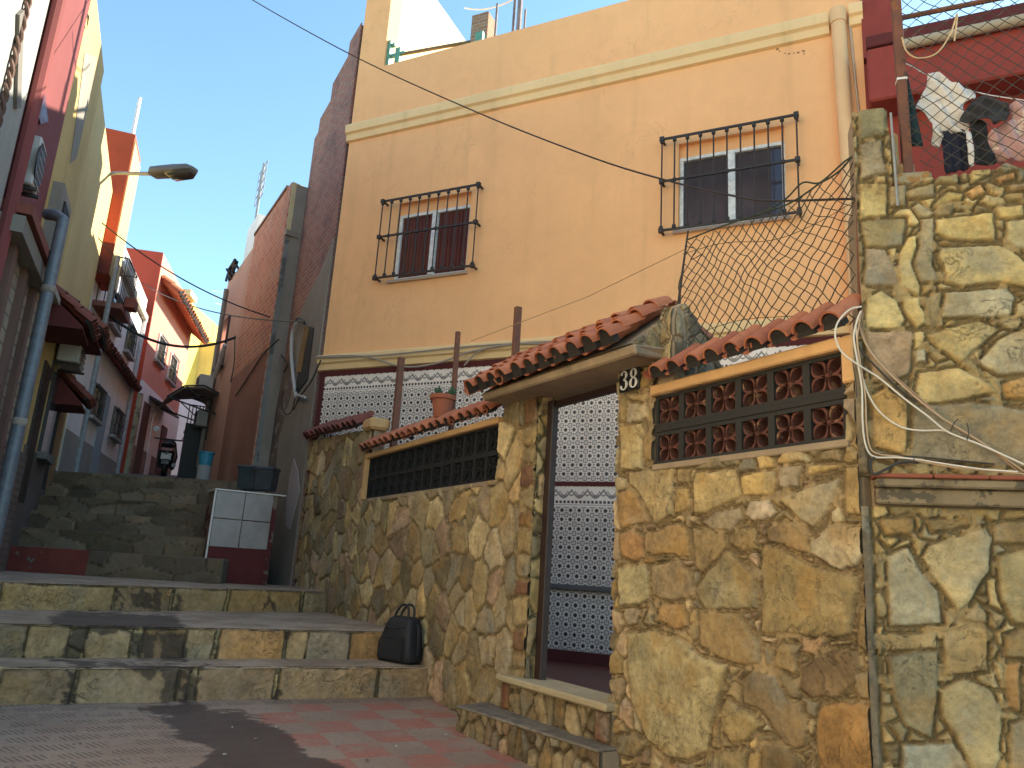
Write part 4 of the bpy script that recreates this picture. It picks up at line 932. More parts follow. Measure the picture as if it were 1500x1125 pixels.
POLR = [(crr(1240, 700, .378, q), np.array(cc)) for q, cc in SR] + [(crr(1200, 400, .3378, q), cc) for q, cc in SR2] + [(crr(1240, 140, .2488, q), cc) for q, cc in SR3]
POLR += [([(-.02, -.35), (.04, -.35), (.044, 1.44), (-.02, 1.44)], (104, 92, 74)), ([(-.02, 1.575), (.05, 1.575), (.05, 2.2), (-.02, 2.2)], (112, 98, 74))]
def mask_rw(u, v):
    return (u > np.where(v < 2.22, .0, .055)) & (v < np.where(u < .222, 3.40, 2.985 + .10 * np.clip(u - .22, 0, 1) + .012 * vnoise(u * 30, u * 0, 5))) & ~((v > 1.44) & (v < 1.572))
stone_face('stone_facing', rw, RF, .0, 1.0, -.3, 3.42, .0062, mask_rw, POLR, cell=.085, gap=.006, relief=.008, seed=31, mortar=(136, 118, 84), warp=.012, pal=[(150, 130, 80), (140, 122, 78), (158, 138, 84), (134, 116, 72), (164, 140, 78)])
stone_face('stone_facing', rw, RF, .994, 1.8, -.3, 3.10, .010, lambda u, v: (v < 3.06) & ~((v > 1.44) & (v < 1.572)), (), cell=.21, asp=.85, gap=.008, relief=.010, seed=33, mortar=(136, 118, 84), warp=.025, pal=[(150, 134, 88), (140, 128, 92), (162, 142, 86), (134, 124, 100), (164, 136, 76)])
m = MB(); m.box(RF, .06, 1.8, -.3, 2.96, -.35, -.03); m.box(RF, .06, .22, 2.96, 3.39, -.2, -.03); m.build('core', M_CONC, rw)
m = MB(); m.box(RF, .062, 1.8, 1.515, 1.552, -.01, .085); m.box(RF, .066, 1.8, 1.445, 1.513, -.01, .05); m.build('concrete_ledge', plaster('stained_ledge', (.27, .20, .115), .4, .9, .9, stain=(.035, .028, .02), patch=(.10, .08, .05), pscale=7, pth=.55), rw, bevel=.007)
m = MB(); u = .055; rr = random.Random(9)
while u < 1.7:
    l = rr.uniform(.2, .27); m.box(RF, u, u + l - .004, 1.553, 1.571, -.01, .098 + rr.uniform(-.006, .004)); u += l
m.build('brick_coping', island('flat_red_brick', (.36, .10, .045), (.25, .07, .035), .85), rw, bevel=.004)
m = MB(); a = RF.uv(1300, 215, -.02); m.box(RF, .222, .40, 2.985, 3.06, -.2, -.03); m.box(RF, .228, .27, 3.06, 3.30, -.16, -.06); m.box(RF, .23, .34, 3.06, 3.14, -.2, -.08); m.build('painted_rubble', plaster('orange_rubble', (.45, .24, .08), .5, .6, 1.0, stain=(.06, .04, .025), patch=(.3, .25, .15), pscale=22, pth=.52), rw, bevel=.014)
m = MB(); m.tube([RF.p(.228, 3.36, .012), RF.p(.232, 2.86, .012)], .006, 8); m.build('conduit', metal('grey_conduit', (.25, .25, .24), .5), rw)

# ------------------------------------------------------------------ wire netting
def net(name, fr, w, outline, cu, cv, r, warp, seed, mat, label, cat, parent=None):
    P = np.array([fr.uv(x, y, w) for x, y in outline]); m = MB(); u0, v0 = P.min(0); u1, v1 = P.max(0)
    for sgn in (1, -1):
        k0 = math.floor((u0 / cu + (-sgn * v1 / cv if sgn > 0 else v0 / cv))) - 1; k1 = math.ceil((u1 / cu + (-v0 / cv if sgn > 0 else v1 / cv))) + 1
        for k in range(k0, k1 + 1):
            vv = np.arange(v0, v1 + .001, cv / 4); uu = cu * (k + sgn * vv / cv)
            zig = .10 * cu * np.sign(np.sin(math.pi * 2 * (vv / cv) + .3)) * 0
            U = uu + warp * fbm(uu * 4, vv * 4, seed, 3) + zig; V = vv + warp * fbm(uu * 4, vv * 4, seed + 7, 3)
            ins = poly_sd(U, V, P) > 0; W = w + .02 * fbm(U * 3, V * 3, seed + 5)
            run = []
            for i in range(len(vv)):
                if ins[i]: run.append(fr.p(U[i], V[i], W[i]))
                if (not ins[i] or i == len(vv) - 1) and run:
                    if len(run) > 1: m.tube(run, r, 4, cap=False)
                    run = []
    o = m.build(name, mat, parent)
    if parent is None: tag(o, label, cat)
    return o
M_WIRE = metal('dark_wire', (.05, .042, .026), .7)
f1 = thing('net_fence', WF.p(2.9, 2.4, -.1), 'sagging dark wire netting above the tiled coping of the right panel', 'netting')
net('netting', WF, -.10, [(1006, 352), (1040, 340), (1085, 325), (1125, 312), (1160, 298), (1205, 268), (1238, 240), (1254, 232), (1256, 478), (1150, 500), (1060, 520), (1012, 545), (986, 520), (990, 450)], .074, .078, .0030, .05, 3, M_WIRE, None, None, f1)
def wfp(pts, w=-.1): return [WF.p(*WF.uv(x, y, w), w) for x, y in pts]
m = MB(); m.tube(bez(wfp([(1005, 352), (1040, 338), (1085, 322), (1125, 309), (1160, 296), (1205, 265), (1238, 236), (1256, 226)])), .005, 6); m.tube(bez(wfp([(1110, 316), (1150, 292), (1175, 268), (1200, 268), (1230, 250), (1254, 222)])), .005, 6)
m.tube(bez(wfp([(1000, 372), (1060, 356), (1130, 352), (1190, 330), (1250, 296)])), .002, 5); m.tube(bez(wfp([(990, 500), (1080, 470), (1170, 462), (1255, 448)])), .002, 5); m.build('edge_rope', metal('dark_green_rope', (.03, .045, .03), .8), f1)
m = MB(); m.tube(wfp([(1008, 338), (998, 410), (982, 540)]), [.006, .008, .011], 8); m.build('post', M_IRON, f1)
m = MB(); m.tube(wfp([(1254, 222), (1257, 340), (1260, 480)], -.08), .008, 8); m.build('post', M_RUST, f1)
m = MB(); m.tube(bez(wfp([(1000, 395), (994, 420), (997, 440), (990, 462)])), .0035, 5); m.tube(bez(wfp([(1003, 360), (1020, 366), (1012, 380), (1030, 372)])), .003, 5); m.build('tie', M_WIRE, f1)
f2 = thing('wire_fence', RF.p(.6, 2.99, -.12), 'rusty steel post and wire mesh fence on top of the tall stone wall', 'fence')
net('mesh', RF, -.06, [(1316, -30), (1540, -30), (1540, 236), (1440, 246), (1352, 246), (1330, 214), (1322, 110)], .078, .074, .0021, .03, 13, M_WIRE, None, None, f2)
c = RF.uv(1321, 130, -.1)[0]; m = MB(); m.box(RF, c - .022, c + .022, 2.95, 4.35, -.12, -.076); m.build('post', M_RUST, f2, bevel=.003)
m = MB(); m.box(RF, c - .024, c + .024, 3.60, 3.612, -.122, -.074); m.build('clamp', M_ALU, f2)
def rfp(pts, w=-.1): return [RF.p(*RF.uv(x, y, w), w) for x, y in pts]
m = MB(); m.tube(rfp([(1322, 26), (1560, -22)], -.14), .014, 8); m.build('top_rail', M_RUST, f2)
m = MB(); m.tube(bez(rfp([(1321, 55), (1328, 75), (1345, 85), (1372, 78), (1392, 50), (1402, 20), (1400, 45), (1398, 60)], -.05)), .004, 6); tag(m.build('frayed_rope', plaster('straw_rope', (.50, .36, .20), .3, .2, .5)), 'straw coloured rope looped on the wire fence below its top rail', 'rope')

# ------------------------------------------------------------------ laundry behind the mesh
def c8(pts, w):
    Q = [np.array(q, float) for q in pts]; n = len(Q); out = []
    for i in range(n):                                   # closed smooth outline
        a, b, c, d = Q[i - 1], Q[i], Q[(i + 1) % n], Q[(i + 2) % n]
        for t in (0, .25, .5, .75): out.append((2 * t ** 3 - 3 * t * t + 1) * b + (t ** 3 - 2 * t * t + t) * (c - a) * .4 + (3 * t * t - 2 * t ** 3) * c + (t ** 3 - t * t) * (d - b) * .4)
    return [RF.uv(1220 + .2667 * q[0], .2667 * q[1], w) for q in out]
M_WHITE = plaster('white_cotton', (.66, .63, .60), .08, .1, .2); M_NAVY = plaster('navy_cloth', (.012, .014, .035), .3, .1, .3); M_BLK = plaster('black_cloth', (.012, .012, .014), .3, .1, .3); M_DEN = plaster('dark_denim', (.035, .036, .045), .4, .2, .5)
M_PINK = plaster('pink_cloth', (.50, .30, .28), .25, .2, .3, patch=(.62, .52, .42), pscale=12, pth=.55)
LG = 'laundry on the line behind the mesh'
cloth('white_shirt', c8([(520,410),(580,405),(640,450),(700,480),(785,505),(780,540),(720,570),(730,640),(745,720),(700,730),(600,715),(590,662),(600,760),(585,800),(552,800),(540,655),(470,612),(450,600),(480,540),(515,470)], -.2), RF, -.2, M_WHITE, 'crumpled white shirt hanging leftmost on the washing line', LG, .024, 95, (.8, .5), 1, .011)
cloth('denim_jacket', c8([(790,545),(860,538),(930,560),(972,620),(940,672),(880,692),(845,660),(800,668),(720,672),(698,650),(740,590)], -.17), RF, -.17, M_DEN, 'dark denim jacket bunched up right of the white shirt', LG, .024, 110, (.5, .9), 2, .010)
cloth('navy_towel', c8([(605,722),(740,722),(752,800),(742,925),(690,938),(625,952),(610,850)], -.22), RF, -.22, M_NAVY, 'navy blue pleated cloth hanging below the white shirt', LG, .014, 170, (1, 0), 3, .012)
cloth('black_trousers', c8([(750,668),(842,680),(852,780),(900,892),(782,912),(770,800)], -.19), RF, -.19, M_BLK, 'black trouser leg hanging below the dark denim jacket', LG, .016, 120, (1, .1), 4, .016)
cloth('pale_scarf', c8([(730,735),(758,740),(776,902),(750,908),(738,820)], -.185), RF, -.185, M_WHITE, 'narrow pale scarf between the navy cloth and black trousers', LG, .010, 60, (1, .4), 5, .010)
cloth('pink_blouse', c8([(965,580),(1040,575),(1140,600),(1150,880),(1000,880),(925,892),(850,832),(838,760),(900,700),(985,660)], -.2), RF, -.2, M_PINK, 'pink and cream patterned blouse at the right end of the washing line', LG, .024, 90, (.8, .4), 6, .011)
cloth('green_tarpaulin', [RF.uv(x, y, -.16) for x, y in [(1322, 108), (1328, 108), (1340, 160), (1352, 214), (1324, 216)]], RF, -.16, plaster('dark_green_tarpaulin', (.012, .028, .026), .3, .1, .2), 'dark green folded tarpaulin beside the rusty fence post', LG, .008, 90, (1, 0), 7, .012)
m = MB(); m.tube(bez(rfp([(1322, 91), (1340, 99), (1358, 109)], -.2) + rfp([(1430, 135), (1520, 150)], -.2)), .003, 6); tag(m.build('washing_line', M_WHITE), 'pale washing line tied to the rusty post above the laundry', 'washing line')

# red house behind the laundry
rh = thing('red_house', FF.p(9.5, 0, -1), 'dark red rendered house with overhanging ledge behind the laundry', 'house')
m = MB(); m.box(FF, 7.4015, 34, 0, 7.02, -5, .03); m.build('wall', M_RED, rh)
m = MB(); m.box(FF, 7.43, 34, 6.28, 6.94, .03, .42); m.build('ledge', M_RED, rh, bevel=.02)
m = MB(); m.box(FF, 7.43, 34, 6.945, 7.09, -.3, .44); m.build('coping', M_MAROON, rh, bevel=.01)
m = MB(); m.tube([FF.p(7.8, 6.85, .485), FF.p(13, 6.85, .485)], .06, 10); m.build('gutter_pipe', plaster('beige_pipe', (.40, .32, .22), .2, .3, .2), rh, smooth=True)
m = MB(); m.box(FF, 7.4015, 7.80, 7.092, 9.2, -.4, .05); m.box(FF, 7.43, 7.84, 6.96, 7.02, .032, .10); m.build('corner_pier', M_RED, rh)

# ------------------------------------------------------------------ cable bundle on the tall wall
M_CW = plaster('white_cable', (.66, .60, .50), .1, .2, 0); M_CT = plaster('tan_cable', (.48, .33, .20), .15, .2, 0); M_CG = plaster('dark_cable', (.05, .042, .035), .2, 0, 0)
def cab(pts, r, mat, label, w=.03, wob=.0):
    n = len(pts); ws = w if hasattr(w, '__len__') else [w] * n
    m = MB(); m.tube(bez([RF.p(*RF.uv(x, y, q), q) for (x, y), q in zip(pts, ws)], 9), r, 8)
    return tag(m.build('wall_cable', mat, smooth=True), label, 'cable', 'cables looped over the wall corner')
def k1(p): return [(1200 + .3378 * x, 400 + .3378 * y) for x, y in p]
cab(k1([(183,145),(130,160),(80,215),(70,280),(100,345),(165,395),(260,455),(370,545),(470,620),(560,690),(700,745),(888,830)]), .0042, M_CW, 'white cable making the widest loop left of the wall corner', [.10, .11, .12, .12, .11, .09, .05, .05, .05, .05, .05, .06])
cab(k1([(185,160),(175,230),(215,330),(300,430),(420,540),(520,620),(600,670),(720,745),(888,860)]), .0040, M_CT, 'tan cable running diagonally just above the white loop', [.08, .06] + [.04] * 7)
cab(k1([(190,170),(185,240),(225,340),(320,440),(440,545),(560,650),(690,730),(800,810),(900,890)]), .0038, plaster('brown_cable', (.34, .22, .14), .15, .2, 0), 'brown cable lying innermost in the diagonal bundle', [.07, .05] + [.032] * 7)
cab(k1([(180,165),(160,220),(165,300),(180,420),(215,530),(270,610),(350,665),(430,682),(520,682),(560,688)]), .0040, M_CW, 'cream cable curving down from the corner and joining the bundle', [.09, .08, .07, .05, .03, .03, .03, .03, .035, .045])
cab(k1([(170,190),(150,270),(165,380),(185,500),(188,640),(200,740),(235,795),(330,800),(420,808),(560,830),(700,850),(860,862)]), .0040, M_CW, 'white cable dropping straight down and turning along the brick ledge', [.09, .08, .07, .06, .05, .04, .03, .03, .03, .05, .07, .08])
cab(k1([(178,190),(165,290),(180,400),(200,540),(205,660),(220,755),(260,785),(340,795),(430,815),(600,845),(780,862),(900,872)]), .0036, M_CT, 'tan cable dropping beside the white one onto the ledge', [.085, .075, .06, .05, .04, .03, .025, .025, .025, .05, .07, .08])
cab(k1([(160,225),(150,260),(185,340),(260,420),(330,490),(420,560)]), .0044, M_CG, 'dark cable hugging the upper part of the bundle', [.08, .07, .05, .035, .03, .03])
cab(k1([(205,560),(208,700),(235,770),(330,790),(470,800),(620,815),(760,828)]), .0034, M_CG, 'thin dark cable along the foot of the wall above the ledge', .02)
cab(k1([(238,800),(222,820),(228,862),(245,872),(290,850),(350,822),(430,820)]), .0060, M_CG, 'thick black cable end hooked over the brick ledge', [.03, .05, .105, .11, .10, .05, .02])
for pts in ([(570, 685), (585, 650), (605, 632)], [(640, 725), (648, 690), (640, 650)], [(145, 380), (150, 420), (160, 480), (163, 540)], [(150, 230), (180, 234)], [(410, 795), (412, 822)]):
    m = MB(); m.tube(bez([RF.p(*RF.uv(x, y, .06), .06) for x, y in k1(pts)]), .0022, 5)
    tag(m.build('cable_tie', M_BLACK), 'short black wire tie twisted round the pale cable bundle', 'cable tie', 'wire ties on the cable bundle')

# ------------------------------------------------------------------ rusty posts and pot behind the coping
for (x0, y0, x1, y1, w, r, lab) in ((588, 524, 578, 655, -.22, .035, 'rusty square post, leftmost of three behind the coping'), (671, 486, 663, 625, -.22, .022, 'thin rusty post standing right beside the potted cactus'), (759, 450, 754, 545, -.3, .028, 'rusty post rising behind the gateway roof tiles')):
    a = WF.uv(x0, y0, w); b_ = WF.uv(x1, y1, w); m = MB(); u = (a[0] + b_[0]) / 2
    m.prism([WF.p(b_[0] + r * i, .12, w + r * j) for i, j in ((-1, -1), (1, -1), (1, 1), (-1, 1))], WF.p(a[0], a[1], w) - WF.p(b_[0], .12, w))
    tag(m.build('steel_post', M_RUST, bevel=.003), lab, 'post', 'rusty posts behind the garden wall')
pu, pv = WF.uv(646, 618, -.06); pot = thing('potted_cactus', WF.p(pu, 2.50, -.06), 'small green cactus in a terracotta pot on the tiled coping', 'potted plant')
c = WF.p(pu, 2.495, -.06); m = MB(); m.lathe(c, [(.075, 0), (.108, .175), (.128, .178), (.132, .22), (.118, .222), (.108, .20)], 20); m.build('pot', plaster('clay_pot', (.36, .11, .055), .15, .2, .3), pot, smooth=True)
m = MB(); m.lathe(c + np.array([0, 0, .19]), [(.105, 0), (.100, .012), (.01, .02)], 14); m.build('soil', plaster('dark_soil', (.03, .02, .015), .4, 0, 1.0), pot)
m = MB(); rr = random.Random(2)
for i in range(15):
    g = rr.uniform(0, 6.28); rad = rr.uniform(.02, .08); q = c + np.array([rad * math.cos(g), rad * math.sin(g), .2]); m.tube([q, q + np.array([.02 * math.cos(g), .02 * math.sin(g), .05]), q + np.array([.05 * math.cos(g), .05 * math.sin(g), rr.uniform(.07, .12)])], [.018, .021, .006], 7)
m.build('cactus', plaster('cactus_green', (.045, .10, .05), .3, 0, .4), pot, smooth=True)
m = MB(); m.tube(bez(wfp([(590, 640), (610, 628), (630, 618), (650, 610)], -.15)), .012, 6); m.tube(bez(wfp([(596, 636), (604, 642), (600, 630)], -.15)), .02, 6)
tag(m.build('twig', M_BLACK), 'dark dry twig lying on the coping beside the terracotta pot', 'twig')

# ------------------------------------------------------------------ black bag on the lowest step
def loft(m, rings, mi=0):
    n = len(rings[0]); pts = [p for r in rings for p in r]
    F = [(i * n + j, i * n + (j + 1) % n, (i + 1) * n + (j + 1) % n, (i + 1) * n + j) for i in range(len(rings) - 1) for j in range(n)]
    m.add(pts, F + [tuple(range(n))[::-1], tuple((len(rings) - 1) * n + j for j in range(n))], mi); return m
def rrect(fr, cu, cw, a, b, v, e=.35, n=24):
    out = []
    for k in range(n):
        g = 2 * math.pi * k / n; out.append(fr.p(cu + a * math.copysign(abs(math.cos(g)) ** e, math.cos(g)), v, cw + b * math.copysign(abs(math.sin(g)) ** e, math.sin(g))))
    return out
o_ = C_ * 2.79 + A_ * 6.66; o_[2] = .243; BF = Frame(o_, (.77, -.64), (-.64, -.77)); M_BAG = plaster('black_nylon', (.014, .014, .017), .3, 0, .5, rough=.65)
bag = thing('bag', o_, 'black nylon bag with two handles standing on the lowest step', 'bag')
m = MB(); loft(m, [rrect(BF, -.005, -.10, .205, .085, .248), rrect(BF, 0, -.10, .215, .10, .275), rrect(BF, 0, -.10, .205, .105, .36), rrect(BF, .01, -.10, .185, .10, .47), rrect(BF, .02, -.10, .165, .088, .56), rrect(BF, .025, -.10, .145, .07, .61), rrect(BF, .028, -.10, .11, .04, .635)]); m.build('body', M_BAG, bag, smooth='all')
m = MB(); loft(m, [[BF.p(u, v, w) for u, v in [(-.17, .27), (.15, .27), (.155, .40), (.14, .455), (-.15, .455), (-.172, .40)]] for w in (-.01, .022)]); m.build('front_pocket', M_BAG, bag, bevel=.012, segs=2)
m = MB(); m.tube(bez([BF.p(-.13, .56, -.01), BF.p(-.03, .535, .004), BF.p(.09, .545, -.008), BF.p(.15, .56, -.02)]), .006, 6); m.tube([BF.p(-.14, .458, .01), BF.p(.14, .458, .01)], .006, 6); m.build('zip', metal('dull_zip', (.03, .03, .032), .4), bag)
for dw in (-.055, -.125):
    m = MB(); m.tube(bez([BF.p(-.06, .60, dw), BF.p(-.035, .68, dw - .005), BF.p(.03, .735, dw - .01), BF.p(.09, .72, dw - .01), BF.p(.112, .66, dw - .005), BF.p(.115, .585, dw)]), .0115, 8); m.build('handle', M_BAG, bag, smooth=True)
m = MB(); m.tube(bez([BF.p(.17, .58, -.12), BF.p(.215, .52, -.10), BF.p(.222, .42, -.10), BF.p(.215, .32, -.11)]), .014, 6); m.build('shoulder_strap', M_BAG, bag, smooth=True)
# ================================================================== houses of the alley
M_PANE = glass('alley_glass', (.05, .055, .06), .12)
def house_box(name, label, front, z0, z1, mat, depth=5.0, side=1, cat='house', group=None, top=None):
    """front: list of plan points along the alley; the body goes back from it. Returns root and frames of the front runs"""
    P = [np.array([x, y, 0.0]) for x, y in front]; d = P[-1] - P[0]; d /= np.linalg.norm(d); nb = np.array([-d[1], d[0], 0]) * side
    root = thing(name, [*((P[0] + P[-1]) / 2)[:2], z0], label, cat, group)
    ring = P + [P[-1] + nb * depth, P[0] + nb * depth]
    m = MB(); m.prism([up_(q, z0) for q in ring], (0, 0, z1 - z0)); m.build('wall', mat, root)
    return root, Frame(P[0], P[-1] - P[0], -nb)
def part_window(root, fr, x0, x1, y0, y1, xm, ym, bars=False, frame=None, pane=None, lean=0, grille_mat=None, shade=False):
    u0, u1 = sorted((fr.uv(x0, ym)[0], fr.uv(x1, ym)[0])); v1 = fr.uv(xm, y0)[1]; v0 = fr.uv(xm, y1)[1]; t = .05
    m = MB(); 
    for a, b, c, d in ((u0 - t, u0, v0 - t, v1 + t), (u1, u1 + t, v0 - t, v1 + t), (u0, u1, v0 - t, v0), (u0, u1, v1, v1 + t)): m.box(fr, a, b, c, d, -.02, .05)
    m.box(fr, (u0 + u1) / 2 - .02, (u0 + u1) / 2 + .02, v0, v1, 0, .025)
    w_ = m.build('window', frame or M_ALU, root, bevel=.004)
    m = MB(); m.box(fr, u0, u1, v0, v1, .004, .012); m.build('pane', pane or M_PANE, w_)
    m = MB(); m.box(fr, u0 - .1, u1 + .1, v0 - t - .07, v0 - t - .004, 0, .12); m.build('sill', plaster('grey_sill', (.35, .33, .32), .2, .3, .2), w_)
    if bars:
        m = MB()
        for k in range(7): m.box(fr, u0 + (u1 - u0) * k / 6 - .008, u0 + (u1 - u0) * k / 6 + .008, v0 - .03, v1 + .03, .09, .106)
        for v in (v0, (v0 + v1) / 2, v1): m.box(fr, u0 - .02, u1 + .02, v - .01, v + .01, .086, .11)
        m.build('bars', grille_mat or M_IRON, w_)
    return (u0, u1, v0, v1)
def lp(d): return (-5.36 - .438 * (d - 8), d)          # building line of the near left houses
# --- left, near: white house, dark red house, yellow houses
M_LWHITE = plaster('dirty_white_wall', (.30, .30, .275), .12, .3, .25, patch=(.30, .29, .26), pscale=2.2, pth=.66)
wh, WHF = house_box('white_house', 'off-white house at the far left edge with twisted rope trim', [lp(3.4), lp(6.35)], -.6, 8.6, M_LWHITE)
M_DRED = plaster('dark_red_render', (.175, .042, .040), .10, .25, .15, stain=(.08, .02, .02))
dr, DRF = house_box('dark_red_house', 'tall dark red rendered house above the grey utility pole', [lp(6.36), lp(8.02)], -.2, 9.0, M_DRED)
M_YEL = plaster('yellow_ochre_plaster', (.50, .35, .13), .14, .35, .25, stain=(.22, .14, .05), patch=(.30, .27, .22), pscale=.8, pth=.66)
ye, YEF = house_box('yellow_house', 'yellow ochre house with grey patches beside the dark red one', [lp(8.03), lp(9.82)], .2, 7.75, M_YEL)
M_YEL2 = plaster('pale_yellow_plaster', (.58, .43, .18), .12, .3, .2, stain=(.3, .2, .06))
y2, Y2F = house_box('yellow_house', 'yellow house with tiled door hoods and a sunlit upper storey', [lp(9.83), lp(13.15)], .5, 7.5, M_YEL2)
ch_ = thing('light_bounce_house', (-8, -4, -.6), 'cream house added unseen behind the viewer to bounce warm sunlight', 'house')
m = MB(); m.prism([(-6.5, -12, -.7), (-4.6, 1.2, -.7), (-10, 2, -.7), (-12, -12, -.7)], (0, 0, 10.2)); m.build('wall', plaster('warm_cream_plaster', (.85, .68, .45), .1, .2, .2), ch_)  # unseen block added to bounce warm sunlight onto the shaded fronts
def pxbox(root, fr, name, mat, corners, w0, w1, bevel=0.0, m=None):
    q = [fr.uv(x, y, w1) for x, y in corners]; mm = MB(); mm.prism([fr.p(a, b, w0) for a, b in q], fr.n * (w1 - w0)); return mm.build(name, mat, root, bevel=bevel)
M_SHUT = plaster('grey_shutter', (.16, .15, .13), .2, .3, .2)
pxbox(wh, WHF, 'shutter', M_SHUT, [(29, 22), (36, 15), (31, 158), (25, 158)], .0, .03)
m = MB(); 
for k in range(2):
    path = []
    for i in range(140):
        t = i / 139; q = WHF.p(WHF.uv(3, 130)[0], 2.4 + 5.4 * t, .03); g = t * 150 + math.pi * k; path.append(q + .016 * (math.cos(g) * WHF.x + math.sin(g) * WHF.n))
    m.tube(path, .017, 6)
m.build('twisted_trim', plaster('brown_rope_trim', (.13, .075, .055), .3, .3, .3), wh)
m = MB(); u = DRF.uv(42, 200)[0]
m.tube([DRF.p(.04, 8.9, .06), DRF.p(.04, 2.2, .06)], .06, 8); m.build('downpipe', M_DRED, dr, smooth=True)
c_ = pxbox(dr, DRF, 'window', metal('dim_window', (.09, .03, .035), .4), [(64, 125), (71, 178), (60, 182), (57, 170)], .0, .02)
# sunlit awning posts at the top are just wall; AC unit on its bracket
def ac_unit(fr, xm, ym, wu, hv, wdep, label):
    cu, cv = ym if xm is None else fr.uv(xm, ym, wdep); u0, u1, v0, v1 = cu - wu / 2, cu + wu / 2, cv - hv / 2, cv + hv / 2
    r = thing('air_conditioner', fr.p((u0 + u1) / 2, v0, wdep / 2), label, 'air conditioner', 'air conditioning units on the alley walls')
    m = MB(); m.box(fr, u0, u1, v0, v1, .04, wdep); m.build('casing', plaster('ac_casing', (.42, .41, .39), .1, .2, .1), r, bevel=.015)
    a, b = u0 + (u1 - u0) * .12, u0 + (u1 - u0) * .72; m = MB()
    m.lathe(fr.p((a + b) / 2, (v0 + v1) / 2, wdep - .002), [((v1 - v0) * .40, 0), ((v1 - v0) * .40, .012)], 24, 0, fr.n); m.build('fan_grille', M_BLACK, r)
    m = MB()
    for i in range(6): m.box(fr, u0 + .01, u1 - .01, v0 + (v1 - v0) * (i + .6) / 6.5, v0 + (v1 - v0) * (i + .75) / 6.5, wdep, wdep + .014)
    m.build('louvre', plaster('ac_louvre', (.36, .35, .33), .1, .1, 0), r)
    for u in (u0 + .05, u1 - .08):
        m = MB(); m.box(fr, u, u + .03, v0 - .035, v0 - .004, 0, wdep + .03); m.box(fr, u, u + .03, v0 - .3, v0 - .035, 0, .03); m.build('bracket', M_IRON, r)
    return r
ac_unit(DRF, 58, 245, .30, .50, .15, 'old air conditioner high on the dark red wall')
# striped stone cladding of the ground floors and pink pilasters
M_CLAD = brickmat('pale_cladding_strips', (.34, .30, .23), (.26, .22, .17), (.12, .10, .09), bw=.34, bh=.14, ms=.012, stf=.35)
M_CLAD2 = brickmat('brown_herringbone_stone', (.19, .13, .10), (.14, .10, .08), (.09, .07, .06), bw=.2, bh=.09, ms=.01, stf=.3)
YC = Frame(np.array([*lp(8.03), 0]), YEF.x, YEF.n)
def slab(root, fr, u0, u1, v0, v1, w1, name, mat, uvf=True, w0=.0, bevel=0): 
    m = MB(); m.box(fr, u0, u1, v0, v1, w0, w1); return m.build(name, mat, root, uvf=fr if uvf else None, bevel=bevel)
LEN = YEF.uv(0, 0)[0]
slab(dr, DRF, .0, 1.80, .3, 3.75, .05, 'cladding', M_CLAD); slab(ye, YEF, .0, 1.95, .4, 2.15, .06, 'cladding', M_CLAD2); slab(ye, YEF, .0, .9, 2.15, 3.9, .045, 'cladding', M_CLAD)
M_PIL = plaster('pinkish_pilaster', (.15, .085, .065), .2, .4, .3)
for u in (.35, 1.05, 1.68): slab(dr, DRF, u, u + .16, .3, 3.85, .11, 'pilaster', M_PIL, False)
for u in (.55, .95): slab(ye, YEF, u, u + .13, .4, 4.0, .10, 'pilaster', M_PIL, False)
slab(dr, DRF, .0, 1.82, 3.76, 3.92, .2, 'canopy_slab', plaster('dim_cornice', (.22, .2, .17), .2, .4, .3), False); slab(dr, DRF, 0.02, 1.8, 3.95, 4.05, .24, 'canopy_tiles', M_TILED, False)
# balcony-like old wooden window of the yellow house
slab(ye, YEF, .15, .95, 4.0, 5.15, .12, 'window_surround', plaster('dirty_stone_surround', (.24, .21, .18), .3, .5, .3), False); slab(ye, YEF, .32, .80, 4.1, 5.0, .14, 'window', M_DARK, False); slab(ye, YEF, .1, 1.0, 3.92, 3.995, .2, 'sill', plaster('pale_stone_sill', (.36, .33, .27), .2, .3, .3), False)
# tiled door hoods
def hood(root, fr, u0, u1, v, w1, n):
    o = roof_tiles('door_hood', fr, root, u0, u1, n, ((.0, v + .42), (w1, v)), r=.085, mat=M_TILED, rows=3, seed=int(u0 * 10)); 
    m = MB(); m.prism([fr.p(u0, v + .36, 0), fr.p(u0, v - .04, w1 - .06), fr.p(u0, v - .08, w1 - .06), fr.p(u0, v - .1, 0)], fr.x * (u1 - u0)); m.build('hood_board', M_MAROON, o); return o
hood(ye, YEF, 1.0, 1.92, 3.75, .55, 6); hood(y2, Y2F, .05, 1.3, 3.95, .6, 8); hood(y2, Y2F, 1.5, 2.3, 3.2, .45, 5)
pxbox(ye, YEF, 'grey_patch', plaster('dull_grey_patch', (.25, .23, .19), .2, .3, .4), [(124, 78), (143, 84), (128, 160), (112, 232), (103, 240), (114, 160)], .0, .008)  # grey patch, duller than the yellow wall around it
slab(y2, Y2F, .15, .75, 1.6, 3.45, .03, 'dark_door', metal('dark_door_wood', (.03, .022, .018), .6), False); slab(y2, Y2F, 1.1, 1.9, 2.35, 3.5, .05, 'window', M_PANE, False); slab(y2, Y2F, 1.05, 1.95, 2.24, 2.34, .14, 'sill', M_SHUT, False)
slab(y2, Y2F, .0, 3.5, .7, 2.3, .02, 'plinth', plaster('brown_plinth', (.13, .10, .085), .2, .4, .3), False); slab(y2, Y2F, 2.6, 3.2, 1.9, 3.6, .025, 'door', plaster('ochre_door', (.26, .14, .05), .2, .4, .2), False); slab(y2, Y2F, 2.15, 2.45, 1.9, 3.9, .03, 'side_door', M_DARK, False)
